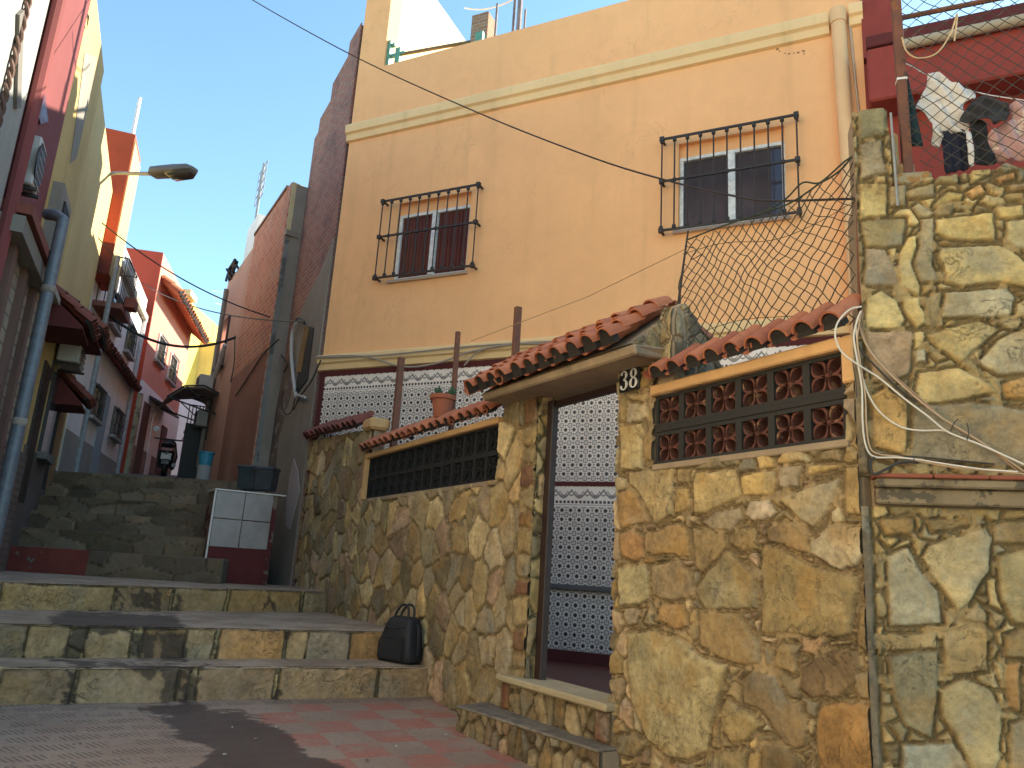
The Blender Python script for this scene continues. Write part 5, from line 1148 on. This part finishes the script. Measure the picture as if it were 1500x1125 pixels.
# protruding red upper storey beyond
q0 = np.array([*lp(13.16), 0]); E_n = np.array([.90, .43, 0])
eo = q0 + np.array([.18, .06, 0])
rb, RBF = house_box('red_rooftop_house', 'narrow vermilion house end rising above the yellow roofs', [tuple(eo[:2]), tuple((eo + np.array([-.36, 1.0, 0]))[:2])], 5.9, 8.75, plaster('vermilion_render', (.46, .075, .03), .15, .2, .6, stain=(.2, .03, .015)), depth=3)
MB().box(RBF, -.02, .0, 5.9, 6.5, -.5, .02).build('grey_patch', M_MAROON, rb)
m = MB(); m.tube([RBF.p(.3, 8.7, -.1), RBF.p(.3, 9.7, -.1)], .035, 8); m.build('roof_pole', M_ALU, rb)
slab(rb, RBF, .02, 1.05, 5.92, 8.6, .02, 'pale_facade', M_YEL2, False)
m = MB(); u = .06
m.tube([RBF.p(u, 6.3, .09), RBF.p(u, 2.2, .09)], .045, 8); m.build('downpipe', metal('grey_pipe', (.22, .23, .25), .5), rb, smooth=True)
# white house with barred windows
M_FW = plaster('bluish_white_wall', (.80, .79, .78), .08, .3, .2, stain=(.32, .31, .30))
f0 = np.array([-7.86, 13.6]); f1_ = np.array([-9.50, 18.9])
fh, FH = house_box('white_alley_house', 'white two-storey alley house with tiled string course and barred windows', [tuple(f0), tuple(f1_)], 1.4, 7.35, M_FW)
for (x0, x1, y0, y1, xm, ym) in ((160, 175, 432, 480, 167, 456), (184, 194, 476, 520, 189, 498), (132, 146, 565, 612, 139, 590), (163, 175, 600, 640, 169, 620)): part_window(fh, FH, x0, x1, y0, y1, xm, ym, bars=True, frame=M_SHUT)
u0 = FH.uv(148, 590)[0]; slab(fh, FH, u0, u0 + .75, 2.35, 4.3, .03, 'door', plaster('pale_blue_door', (.33, .40, .45), .1, .2, .1), False)
slab(fh, FH, .0, 5.5, 2.0, 3.1, .025, 'plinth', plaster('grey_beige_plinth', (.33, .31, .28), .15, .4, .3), False)
roof_tiles('string_course', FH, fh, .0, 5.4, 26, ((.0, 5.06), (.24, 4.92)), r=.09, mat=M_TILED, seed=41)
m = MB(); m.box(FH, .0, 5.52, 6.75, 6.9, 0, .10); m.build('cornice', plaster('dirty_cream_cornice', (.45, .40, .3), .3, .5, .3), fh)
m = MB(); m.tube([FH.p(5.35, 6.9, .06), FH.p(5.35, 2.6, .06)], .05, 8); m.build('downpipe', metal('light_grey_pipe', (.42, .43, .45), .5), fh, smooth=True)
# little balcony on its near corner
bu = .35; m = MB(); m.box(FH, bu - .3, bu + .75, 5.45, 5.55, 0, .5); bal = m.build('balcony', plaster('balcony_slab', (.25, .10, .08), .2, .3, .2), fh)
m = MB()
for i in range(9): m.tube([FH.p(bu - .3 + i * .13, 5.55, .48), FH.p(bu - .3 + i * .13, 6.45, .48)], .010, 5)
for i in range(4): m.tube([FH.p(bu - .3, 5.55, .06 + i * .13), FH.p(bu - .3, 6.45, .06 + i * .13)], .010, 5)
m.tube([FH.p(bu - .3, 6.45, .0), FH.p(bu - .3, 6.45, .48), FH.p(bu + .75, 6.45, .48), FH.p(bu + .75, 6.45, 0)], .016, 5); m.build('railing', M_IRON, bal)
m = MB(); m.box(FH, bu - .1, bu + .25, 5.56, 5.75, .50, .68); m.build('flower_box', plaster('terracotta_box', (.25, .07, .05), .2, .2, .2), bal)
ac_unit(Y2F, 123, 513, .75, .55, .32, 'white air conditioner on the lower wall of the yellow hooded house')
# salmon house with a red gable end beyond
g0 = np.array([-9.55, 19.4]); g1 = np.array([-10.68, 24.5])
gh, GH = house_box('salmon_house', 'salmon house with vermilion end wall and tiled eave down the alley', [tuple(g0), tuple(g1)], 2.0, 8.85, plaster('salmon_plaster', (.58, .24, .17), .12, .25, .2))
GE = Frame(np.array([*g0, 0]), np.array([GH.n[0], GH.n[1], 0]) * -1, -GH.x); slab(gh, GE, 0.0, 4.0, 2.0, 8.87, .03, 'end_wall', plaster('vermilion_end', (.42, .06, .03), .1, .2, .2), False)
roof_tiles('tiled_eave', GH, gh, .1, 5.2, 18, ((.0, 8.25), (.55, 7.85)), r=.12, rows=2, seed=44)
for (x0, x1, y0, y1, xm, ym) in ((229, 240, 492, 532, 234, 512), (246, 256, 520, 560, 251, 540)): part_window(gh, GH, x0, x1, y0, y1, xm, ym, bars=True)
slab(gh, GH, -.02, 5.3, 2.4, 5.35, .06, 'white_ground_floor', plaster('white_ground_wall', (.76, .77, .78), .1, .3, .2), False)
slab(gh, GH, -.0, 5.3, 2.4, 3.7, .075, 'plinth', plaster('pinkish_plinth', (.25, .17, .14), .2, .4, .3), False); slab(gh, GH, .5, 1.2, 2.9, 4.9, .085, 'door', plaster('brown_door', (.12, .06, .045), .2, .3, .2), False); slab(gh, GH, 1.7, 2.2, 3.0, 4.8, .09, 'white_door', M_FW, False); slab(gh, GH, 3.0, 3.7, 3.3, 4.7, .09, 'window', plaster('maroon_shutter', (.13, .05, .045), .2, .2, .2), False)
m = MB(); m.prism([GH.p(.9, 5.15, .06), GH.p(.9, 4.95, .5), GH.p(.9, 4.9, .5), GH.p(.9, 5.08, .06)], GH.x * 2.0); m.build('awning', M_BLACK, gh)
slab(gh, GH, -.05, .15, 2.4, 5.0, .10, 'peeling_pier', plaster('peeling_cream', (.42, .40, .26), .3, .6, .5, patch=(.2, .14, .09), pscale=6, pth=.55), False)
# end of the alley: white wall, lit yellow houses
ew = MB(); ew.prism([(-13.6, 27.2, 2.5), (-8.6, 28.6, 2.5), (-8.6, 28.6, 6.0), (-11.2, 27.9, 6.55), (-13.6, 27.2, 6.9)], (-.1, .4, 0)); tag(ew.build('end_wall', plaster('white_end_wall', (.78, .80, .82), .1, .2, .2)), 'white wall closing the alley behind the parked scooter', 'wall')
yh = thing('lit_yellow_house', (-12.5, 33, 3), 'sunlit lemon yellow house at the far end of the alley', 'house'); m = MB(); m.prism([(-19, 29.7, 3), (-13.6, 30.5, 3), (-13.6, 40, 3), (-19, 40, 3)], (0, 0, 8.3)); m.build('wall', plaster('lemon_plaster', (.72, .55, .12), .12, .25, .2), yh)
YHF = Frame((-19, 29.5), (7.1, 1.0), (.139, -.99)); m = MB(); m.box(YHF, 3.8, 5.7, 11.31, 11.55, -.5, .5); m.build('roof_slab', M_CREAM, yh)
m = MB()
for z in (6.5, 7.4): m.box(YHF, 4.6, 5.0, z, z + .6, 0, .05)
m.build('window', M_PANE, yh)
yh2 = thing('low_yellow_house', (-9.5, 31, 3), 'lower sunlit yellow building right of the lemon house', 'house'); m = MB(); m.prism([(-15, 32.0, 3), (-8.4, 33.3, 3), (-8, 40, 3), (-15, 40, 3)], (0, 0, 7.1)); m.build('wall', plaster('pale_lemon_plaster', (.70, .52, .16), .12, .25, .2), yh2)
m = MB(); z = 12.7
m.tube([(-13.3, 33.5, 10.0), (-13.3, 33.5, 12.9)], .03, 6)
for z, l in ((12.8, .6), (12.5, .5), (12.2, .35)): m.tube([(-13.3 - l, 33.3, z), (-13.3 + l, 33.7, z)], .018, 5)
tag(m.build('aerial', M_ALU), 'thin television aerial on the lemon yellow house roof', 'aerial')

# --- right: brick flank, grey-ended house, salmon houses
IF = Frame(WF.p(11.02, 0, 0), A_, -C_)
ifr = [tuple(IF.p(.0, 0)[:2]), tuple(IF.p(2.15, 0)[:2])]
ih, IFF = house_box('brick_flank_house', 'tall house side of old red brick partly covered with grey render', ifr, .3, 7.0, M_DKCONC, depth=4, side=-1)
bf_ = MB(); bf_.prism([IF.p(a, b, .001) for a, b in ((-.02, .5), (2.16, .5), (2.16, 8.72), (1.95, 8.75), (1.93, 9.02), (1.35, 9.08), (1.33, 9.42), (.55, 9.5), (.53, 9.78), (-.02, 9.8))], IF.n * .021); bf_.build('brick_face', brickmat('old_red_brick', (.36, .135, .095), (.26, .09, .068), (.30, .22, .18), bw=.27, bh=.085, ms=.016, stain=(.06, .04, .04), stf=.55, bump=1.0), ih, uvf=IF)
def ipoly(name, pts, w, mat):
    m = MB(); q = [IF.uv(x, y, w) for x, y in pts]; m.prism([IF.p(max(-.02, min(2.17, a)), b, .018) for a, b in q], IF.n * (w - .018)); return m.build(name, mat, ih)
ipoly('grey_render', [(492, 345), (470, 395), (452, 430), (436, 470), (424, 520), (412, 560), (400, 610), (385, 650), (372, 720), (360, 870), (420, 880), (470, 880), (475, 640), (470, 520), (482, 440)], .045, M_DKCONC)
ipoly('brown_render', [(424, 520), (412, 560), (395, 610), (372, 700), (366, 720), (400, 720), (408, 640), (425, 580), (432, 540)], .052, plaster('peeling_brown_render', (.14, .10, .085), .35, .5, .8, patch=(.24, .21, .2), pscale=5, pth=.55))
ipoly('peeled_patch', [(430, 672), (436, 690), (438, 720), (432, 745), (424, 775), (418, 770), (420, 730), (424, 700)], .055, plaster('pinkish_white_patch', (.42, .36, .36), .15, .3, .3))
ipoly('window_recess', [(452, 478), (459, 480), (450, 555), (438, 572), (430, 580), (440, 530)], .06, M_DARK); ipoly('yellow_board', [(446, 478), (452, 480), (440, 545), (434, 545)], .07, plaster('yellow_board', (.30, .17, .05), .3, .5, .3))
def itube(name, pts, r, mat, root=None, w=.1, fr=IF):
    m = MB(); m.tube(bez([fr.p(*fr.uv(x, y, w), w) for x, y in pts]), r, 7); return m.build(name, mat, root or ih, smooth=True)
M_PWH = plaster('white_conduit', (.50, .48, .46), .15, .3, .1)
itube('conduit', [(434, 472), (428, 490), (427, 520), (430, 555), (434, 582)], .028, M_PWH); itube('conduit', [(432, 578), (440, 580), (447, 582)], .02, M_PWH); itube('conduit', [(432, 470), (438, 466), (446, 474)], .018, M_IRON)
itube('conduit', [(412, 520), (420, 534), (416, 545)], .012, M_BLACK); itube('conduit', [(470, 528), (455, 560), (440, 580), (430, 600)], .012, M_CG)
itube('conduit', [(415, 572), (412, 590), (418, 606), (428, 600), (436, 560)], .010, M_CG)
# roofline bits
m = MB(); m.box(IF, -.01, .5, 7.0, 9.77, -.3, -.002); m.box(IF, .5, 1.3, 7.0, 9.4, -.3, -.002); m.box(IF, 1.3, 2.14, 7.0, 8.7, -.3, -.002); m.build('stepped_top', plaster('dark_coping', (.12, .10, .09), .3, .4, .5), ih)
# grey-ended house J
JN = np.array([*IF.p(2.17, 0, .30)[:2], 0]); j1 = JN + A_ * 2.9
jh, JH = house_box('brick_alley_house', 'narrow orange brick house with grey end wall and sunlit cream parapet', [tuple(JN[:2]), tuple(j1[:2])], .5, 7.72, M_DKCONC, depth=4, side=-1)
slab(jh, JH, -.0, 2.9, 1.0, 7.73, .02, 'brick_face', brickmat('orange_brick', (.50, .18, .10), (.36, .115, .07), (.52, .30, .21), bw=.3, bh=.11, ms=.016, stain=(.46, .30, .23), stf=.6, bump=1.2), True, .001)
JX = np.array([.71, .70, 0]); JE = Frame(JN, JX, np.array([.70, -.71, 0])); slab(jh, JE, .0, 1.2, 6.80, 7.74, .02, 'cream_parapet', plaster('cream_parapet', (.66, .55, .30), .2, .3, .6, stain=(.35, .12, .06), patch=(.55, .50, .36), pscale=5, pth=.55), False, .001); slab(jh, JE, -.02, 1.2, 6.69, 6.79, .07, 'ledge', M_DKCONC, False); slab(jh, JE, .0, 1.2, 1.0, 6.68, .02, 'grey_face', plaster('bluish_grey_render', (.24, .235, .225), .2, .5, .6, patch=(.12, .12, .115), pscale=3, pth=.55), False, .001)
slab(jh, JH, .0, 2.95, .8, 4.6, .035, 'brown_render', plaster('red_brown_render', (.27, .115, .075), .2, .4, .3), False, .021)
m = MB(); m.box(JH, .3, 2.92, 7.735, 7.80, -.25, .04); m.build('coping', plaster('brick_coping_old', (.2, .1, .07), .3, .4, .5), jh)
itube('conduit', [(330, 505), (322, 530), (315, 552)], .05, M_PWH, jh, .09, JH); itube('conduit', [(408, 497), (385, 520), (365, 550), (345, 580)], .012, M_CG, jh, .06, JH); itube('conduit', [(344, 492), (343, 530), (338, 560)], .012, M_CG, jh, .06, JH)
# K salmon
k0 = JH.p(2.91, 0, -.02); k1_ = k0 + A_ * 2.9; k2_ = k1_ + np.array([-.25, 1, 0]) * 10
kh, KH = house_box('pink_alley_house', 'salmon pink alley house with rooftop clutter right of the scooter', [tuple(k0[:2]), tuple(k1_[:2]), tuple(k2_[:2])], .8, 7.55, plaster('dusty_salmon', (.52, .28, .19), .12, .3, .2), depth=4, side=-1)
KH = Frame(k0, A_, -C_)
slab(kh, KH, 1.7, 2.25, 5.3, 6.4, .05, 'window', M_PANE, False); slab(kh, KH, 1.62, 2.33, 5.2, 5.29, .12, 'sill', M_SHUT, False)
m = MB(); m.tube([KH.p(2.6, 7.3, .06), KH.p(2.6, 3.0, .06)], .05, 8); m.build('downpipe', M_DKCONC, kh, smooth=True)
slab(kh, KH, .2, 1.2, 7.55, 8.35, .0, 'parapet_block', plaster('white_parapet', (.75, .74, .72), .08, .2, .1), False, -.8); slab(kh, KH, 1.3, 2.1, 7.55, 8.75, -.3, 'roof_room', plaster('brown_roof_room', (.33, .20, .13), .2, .4, .3), False, -3); slab(kh, KH, 2.11, 2.7, 7.55, 8.85, -.3, 'roof_room', plaster('grey_roof_room', (.42, .42, .44), .2, .4, .3), False, -3)
m = MB(); rr = random.Random(5)
for i in range(9):
    u = rr.uniform(1.7, 2.9); m.tube([KH.p(u, 7.5, -.05), KH.p(u + rr.uniform(-.3, .3), 7.6 + rr.uniform(.0, .25), .03 + rr.uniform(0, .1)), KH.p(u + rr.uniform(-.4, .4), 7.5 + rr.uniform(0, .3), rr.uniform(0, .12))], rr.uniform(.015, .045), 5)
m.build('roof_clutter', M_BLACK, kh)
m = MB(); m.tube([KH.p(2.2, 7.5, -.3), KH.p(2.2, 10.6, -.3)], .03, 6)
for i in range(5): m.tube([KH.p(2.2 - .45, 9.6 + .22 * i, -.3), KH.p(2.2 + .45, 9.6 + .22 * i, -.3)], .010, 4)
for i in range(5): m.tube([KH.p(2.2 - .45 + .22 * i, 9.6, -.3), KH.p(2.2 - .45 + .22 * i, 10.5, -.3)], .010, 4)
tag(m.build('aerial', metal('pale_aerial', (.25, .27, .29), .5)), 'grid television aerial on the roof of the salmon pink alley house', 'aerial')
def kq(u, v, w): return KH.p(u - 1.1, v - .42, w)
m = MB(); m.prism([kq(2.7, 5.0, .02), kq(2.7, 5.08, .35), kq(2.7, 5.0, .75), kq(2.7, 4.72, 1.05), kq(2.7, 4.69, 1.03), kq(2.7, 4.96, .74), kq(2.7, 5.04, .35), kq(2.7, 4.96, .02)], KH.x * 1.5)
aw = m.build('canopy_sheet', plaster('smoky_plastic', (.20, .17, .15), .1, .2, .1)); tag(aw, 'curved smoky plastic canopy over the black gate', 'awning')
for u in (2.68, 4.22):
    m = MB()
    m.tube([kq(u, 4.98, .02), kq(u, 5.10, .35), kq(u, 5.02, .75), kq(u, 4.73, 1.05)], .018, 5); m.tube([kq(u, 4.5, .02), kq(u, 4.73, 1.05)], .018, 5); m.tube([kq(u, 4.5, .02), kq(u, 5.02, .7)], .014, 5)
    m.build('frame', M_IRON, aw)
ac_unit(KH, None, (2.62, 4.85), .5, .50, .36, 'grey air conditioner above the smoky plastic canopy'); ac_unit(KH, None, (2.62, 4.1), .4, .36, .28, 'small air conditioner below the smoky plastic canopy')
m = MB(); m.box(KH, 2.8, 2.84, 2.25, 4.0, .03, .44); gate = m.build('metal_gate', metal('black_gate_paint', (.010, .010, .012), .5)); tag(gate, 'tall black metal gate leaf standing open across the right alley side', 'gate')
m = MB()
for i in range(6): m.tube([KH.p(2.82, 4.0, .04 + i * .075), KH.p(2.82, 4.45, .04 + i * .075)], .012, 5)
m.tube([KH.p(2.82, 4.43, .03), KH.p(2.82, 4.43, .44)], .014, 5); m.build('bars', M_IRON, gate)
# ------------------------------------------------------------------ utility box with tiles, crates behind it
bx0 = at_z(297, 853, .72); bx1 = at_z(384, 857, .72); UF = Frame(bx0, bx1 - bx0, (-(bx0 - bx1)[1], (bx0 - bx1)[0], 0)); 
if UF.n[1] > 0: UF.n = -UF.n
W_ = float(np.linalg.norm((bx1 - bx0)[:2])); vt = (UF.uv(305, 715)[1] + UF.uv(400, 724)[1]) / 2; vmid = UF.uv(345, 803)[1]
ub = thing('meter_box', (bx0 + bx1) / 2, 'masonry meter box faced with four grey tiles and maroon base', 'meter box')
m = MB(); m.box(UF, .0, W_ + .06, .70, vt - .012, -.62, 0); m.build('body', plaster('rough_box_render', (.20, .15, .11), .35, .5, .9, stain=(.05, .035, .03), patch=(.10, .02, .018), pscale=3, pth=.5), ub)
m = MB(); m.box(UF, .004, W_ * .99, .72, vmid, 0, .012); m.build('maroon_base', plaster('flaking_maroon', (.11, .018, .018), .25, .3, .4, patch=(.16, .10, .08), pscale=3.5, pth=.64), ub)
g_ = .006; hw = W_ / 2; hh = (vt - .012 - vmid) / 2
for i in range(2):
    for j in range(2):
        m = MB(); m.box(UF, i * hw + g_, (i + 1) * hw - g_, vmid + j * hh + g_, vmid + (j + 1) * hh - g_, .0, .016); m.build('tile', plaster('grey_glazed_tile', (.31, .265, .245), .3, .35, .05, rough=.35, stain=(.15, .12, .10)), ub, bevel=.003)
m = MB(); m.box(UF, -.02, W_ + .16, vt - .014, vt + .004, -.62, .03); m.box(UF, -.022, .0, .78, vt - .015, -.01, .02); m.build('white_trim', plaster('white_trim', (.75, .68, .60), .1, .2, .1), ub, bevel=.003)
def crate(x, y, d, h, wd, mat, label):
    c = at_d(x, y, d); m = MB(); r = thing('waste_crate', (c[0], c[1], c[2]), label, 'crate', 'old crates behind the meter box')
    a = np.array([.95, -.1, 0]); b = np.array([.1, .95, 0])
    def ringq(s, z): return [(c[0] + s * wd * (i * a[0] + j * b[0]), c[1] + s * wd * (i * a[1] + j * b[1]), c[2] + z) for i, j in ((-1, -1), (1, -1), (1, 1), (-1, 1))]
    m.hexa(ringq(.92, 0) + ringq(1, h)); m.build('bin', mat, r, bevel=.015)
    m = MB(); m.hexa(ringq(1.06, h - .05) + ringq(1.06, h - .01)); m.build('rim', mat, r, bevel=.008)
crate(366, 718, 11.1, .34, .16, metal('dark_teal_plastic', (.022, .032, .036), .5), 'dark teal plastic crate, left one behind the meter box'); crate(388, 719, 11.0, .33, .14, metal('charcoal_plastic', (.035, .038, .042), .5), 'charcoal plastic crate, right one behind the meter box')
# bucket on a grey drum
c = at_d(293, 727, 13.3); c[2] = 2.28 - .02
m = MB(); m.lathe((c[0], c[1], c[2] - .0), [(.105, 0), (.115, .26), (.11, .30)], 16); tag(m.build('drum', plaster('pale_grey_drum', (.32, .32, .31), .15, .3, .2), smooth=True), 'pale grey drum under the blue bucket at the top of the steps', 'drum')
m = MB(); m.lathe((c[0], c[1], c[2] + .302), [(.10, 0), (.125, .20), (.14, .205), (.14, .23), (.12, .232)], 18); bk = tag(m.build('bucket', metal('turquoise_plastic', (.03, .24, .36), .45), smooth=True), 'turquoise plastic bucket standing on the grey drum', 'bucket')

# ------------------------------------------------------------------ scooter, seen from behind
sc_ = at_d(238, 701, 18.3); z_ = sc_[2]
fwd = np.array([-.38, .92, 0]); fwd /= np.linalg.norm(fwd); SFm = Frame(sc_, (fwd[1], -fwd[0], 0), -fwd)   # x to the right, n towards the viewer
s_ = thing('scooter', (sc_[0], sc_[1], z_), 'dark scooter seen from behind parked at the alley end', 'scooter')
M_SCB = metal('scooter_black', (.018, .02, .026), .35)
def wheel(wc, name='wheel'):
    q = SFm.p(0, z_ + .26, wc); m = MB(); prof = []
    for k in range(9):
        g = math.pi * k / 8; prof.append((.19 + .07 * math.sin(g), -.06 * math.cos(g)))
    m.lathe(q, [(.05, -.05)] + prof + [(.05, .05)], 22, 0, SFm.x); m.build(name, M_BLACK, s_, smooth=True)
wheel(.0); wheel(-1.25)
def lf(rings, name, mat):
    m = MB(); loft(m, [rrect(SFm, u, w, a, b, z_ + v, .6, 16) for (u, w, a, b, v) in rings]); return m.build(name, mat, s_, smooth='all')
lf([(0, -.25, .14, .34, .30), (0, -.22, .19, .42, .45), (0, -.20, .20, .46, .62), (0, -.22, .16, .42, .74)], 'body', M_SCB); lf([(0, -.25, .15, .46, .745), (0, -.24, .16, .48, .80), (0, -.3, .13, .36, .86)], 'seat', metal('seat_black', (.012, .012, .012), .7))
lf([(0, -1.0, .20, .05, .35), (0, -1.05, .24, .06, .65), (0, -1.1, .16, .08, 1.0), (0, -1.08, .10, .06, 1.06)], 'front_shield', M_SCB)
m = MB(); m.box(SFm, -.17, .17, z_ + .36, z_ + .42, -.95, -.3); m.build('footboard', M_SCB, s_)
m = MB(); m.tube(bez([SFm.p(-.36, z_ + 1.06, -.92), SFm.p(-.2, z_ + 1.07, -1.02), SFm.p(.2, z_ + 1.07, -1.02), SFm.p(.36, z_ + 1.06, -.92)]), .02, 7); m.build('handlebar', M_BLACK, s_)
for sgn in (-1, 1):
    m = MB(); m.tube([SFm.p(sgn * .26, z_ + 1.07, -1.0), SFm.p(sgn * .34, z_ + 1.25, -.98)], .010, 5); m.lathe(SFm.p(sgn * .35, z_ + 1.29, -.98), [(.07, 0), (.075, .015), (.05, .03)], 12, 0, SFm.n); m.build('mirror', M_ALU if sgn < 0 else M_BLACK, s_)
m = MB(); m.box(SFm, -.13, .13, z_ + .62, z_ + .70, .24, .29); m.build('tail_light', plaster('red_lens', (.25, .02, .02), .1, 0, 0, rough=.3), s_, bevel=.015)
m = MB(); m.box(SFm, -.11, .11, z_ + .42, z_ + .58, .22, .235); m.build('licence_plate', M_ALU, s_)
m = MB(); m.tube([SFm.p(.16, z_ + .3, -.4), SFm.p(.19, z_ + .33, .1)], .05, 9); m.build('exhaust', metal('exhaust_steel', (.2, .2, .2), .4, .6), s_)
m = MB(); m.box(SFm, -.10, .10, z_ + .30, z_ + .44, .05, .26); m.build('mudguard', M_SCB, s_, bevel=.02)

# ------------------------------------------------------------------ lamp on its arm, utility pole
la = at_d(130, 263, 13.0); lb = at_d(165, 254, 12.5); lc = at_d(225, 254.5, 11.6); ld = at_d(286, 262, 11.2); 
sl_ = thing('street_lamp', la, 'grey street lamp head on a long arm from the yellow house', 'street lamp')
m = MB(); m.tube(bez([la, lb, (lb + lc) / 2, lc]), .032, 8); m.build('arm', metal('galvanised_arm', (.24, .25, .27), .45, .3), sl_, smooth=True)
ax = (ld - lc) / np.linalg.norm(ld - lc); ax[2] *= .3; ax /= np.linalg.norm(ax); sd = np.cross(ax, (0, 0, 1.0)); sd /= np.linalg.norm(sd); upv = np.cross(sd, ax); L_ = float(np.linalg.norm(ld - lc)) * .92
def lring(t, w, hu, hd): return [lc + ax * (t * L_) + sd * (w * math.copysign(abs(math.cos(g)) ** .5, math.cos(g))) + upv * ((hu if math.sin(g) > 0 else hd) * abs(math.sin(g)) ** .45 * (1 if math.sin(g) > 0 else -1)) for g in np.linspace(0, 2 * math.pi, 17)[:-1]]
m = MB(); loft(m, [lring(-.01, .07, .07, .05), lring(.0, .11, .10, .06), lring(.3, .12, .09, .07), lring(.55, .13, .08, .07), lring(.9, .12, .06, .05), lring(.99, .08, .03, .03)]); m.build('housing', plaster('lamp_housing', (.20, .19, .18), .2, .3, .2, rough=.5), sl_, smooth=True)
m = MB(); loft(m, [lring(.40, .11, -.03, .08), lring(.52, .118, -.03, .15), lring(.9, .11, -.03, .14), lring(.99, .07, -.02, .08)]); m.build('lens', glass('smoky_lens', (.10, .085, .07), .2), sl_, smooth=True)
pt_ = at_d(91, 330, 7.6); pb = np.array([pt_[0], pt_[1], .6])
ps = thing('utility_pole', pb, 'thick grey steel pole at the left edge with a bent top', 'pole')
m = MB(); m.tube([pb, pb * .5 + pt_ * .5, pt_], [.066, .062, .058], 16); m.build('shaft', metal('blue_grey_pole', (.13, .15, .175), .45, .1), ps, smooth=True)
m = MB(); m.tube([pt_ + np.array([0, 0, -.02]), pt_ + np.array([.0, 0, .06]), pt_ + np.array([-.10, .02, .12]), pt_ + np.array([-.22, .04, .13])], [.058, .062, .062, .058], 14); m.build('bent_cap', metal('blue_grey_pole', (.13, .15, .175), .45, .1), ps, smooth=True)
for z in (1.6, 3.0):
    m = MB(); m.lathe(pb + np.array([0, 0, z]), [(.066, 0), (.072, .02), (.072, .05), (.066, .07)], 16); m.build('band', M_DKCONC, ps)

# ------------------------------------------------------------------ overhead wires
def wire(a, b, drop, r, label, mat=None, grp='overhead wires'):
    m = MB(); m.tube(sag(a, b, drop, 18), r, 5); return tag(m.build('overhead_wire', mat or M_BLACK), label, 'wire', grp)
wr = metal('dark_brown_wire', (.03, .018, .012), .6)
pts = [at_d(330, -30, 8.6), at_d(370, 0, 8.2), at_d(520, 83, 7.2), at_d(700, 165, 6.2), at_d(860, 228, 5.3), at_d(968, 262, 4.8), at_d(1070, 286, 4.3), at_d(1130, 294, 4.0), at_d(1256, 291, 3.45)]
m = MB(); m.tube(bez(pts), .0065, 6); tag(m.build('overhead_wire', wr), 'dark wire crossing the whole orange facade down to the wall corner', 'wire', 'overhead wires')
m = MB(); m.tube([at_d(690, 500, 6.5), at_d(860, 435, 5.5), at_d(1002, 366, 4.5)], .003, 5); tag(m.build('overhead_wire', plaster('faded_string', (.35, .22, .12), .1, 0, 0)), 'faint string rising from gateway roof to the net post', 'wire', 'overhead wires')
wire(at_d(80, 262, 12.5), at_d(408, 468, 13.0), .35, .012, 'thin wire sagging across the alley below the street lamp')
wire(at_d(84, 266, 12.4), at_d(165, 372, 12.6), .05, .010, 'short thin wire running down the yellow house front')
wire(at_d(208, 414, 18.6), at_d(446, 471, 11.6), .25, .012, 'thin wire from the white house roof to the brick flank')
wire(at_d(153, 456, 14.0), at_d(345, 494, 15.6), .42, .028, 'thick black cable hanging low across the alley')
m = MB(); m.tube(bez([at_d(118, 42, 8.0), at_d(128, 22, 8.0), at_d(128, 34, 8.1), at_d(116, 80, 8.3)]), .010, 5); m.tube([at_d(121, 40, 8.0), at_d(126, -20, 8.0)], .03, 6); tag(m.build('roof_cable', M_BLACK), 'black pipe and looping cable at the dark red house top', 'cable')
m = MB(); rr = random.Random(12)
for i in range(9):
    x = rr.uniform(60, 80); y = rr.uniform(255, 300); m.tube(bez([at_d(x, y, 9.2), at_d(x + rr.uniform(-10, 10), y + rr.uniform(20, 50), 9.2), at_d(x + rr.uniform(-22, -2), y + rr.uniform(60, 130), 9.1)]), .011, 5)
tag(m.build('cable_tangle', plaster('grubby_cable', (.20, .17, .15), .3, .2, 0)), 'tangle of grubby cables on the yellow house wall behind the pole', 'cables')
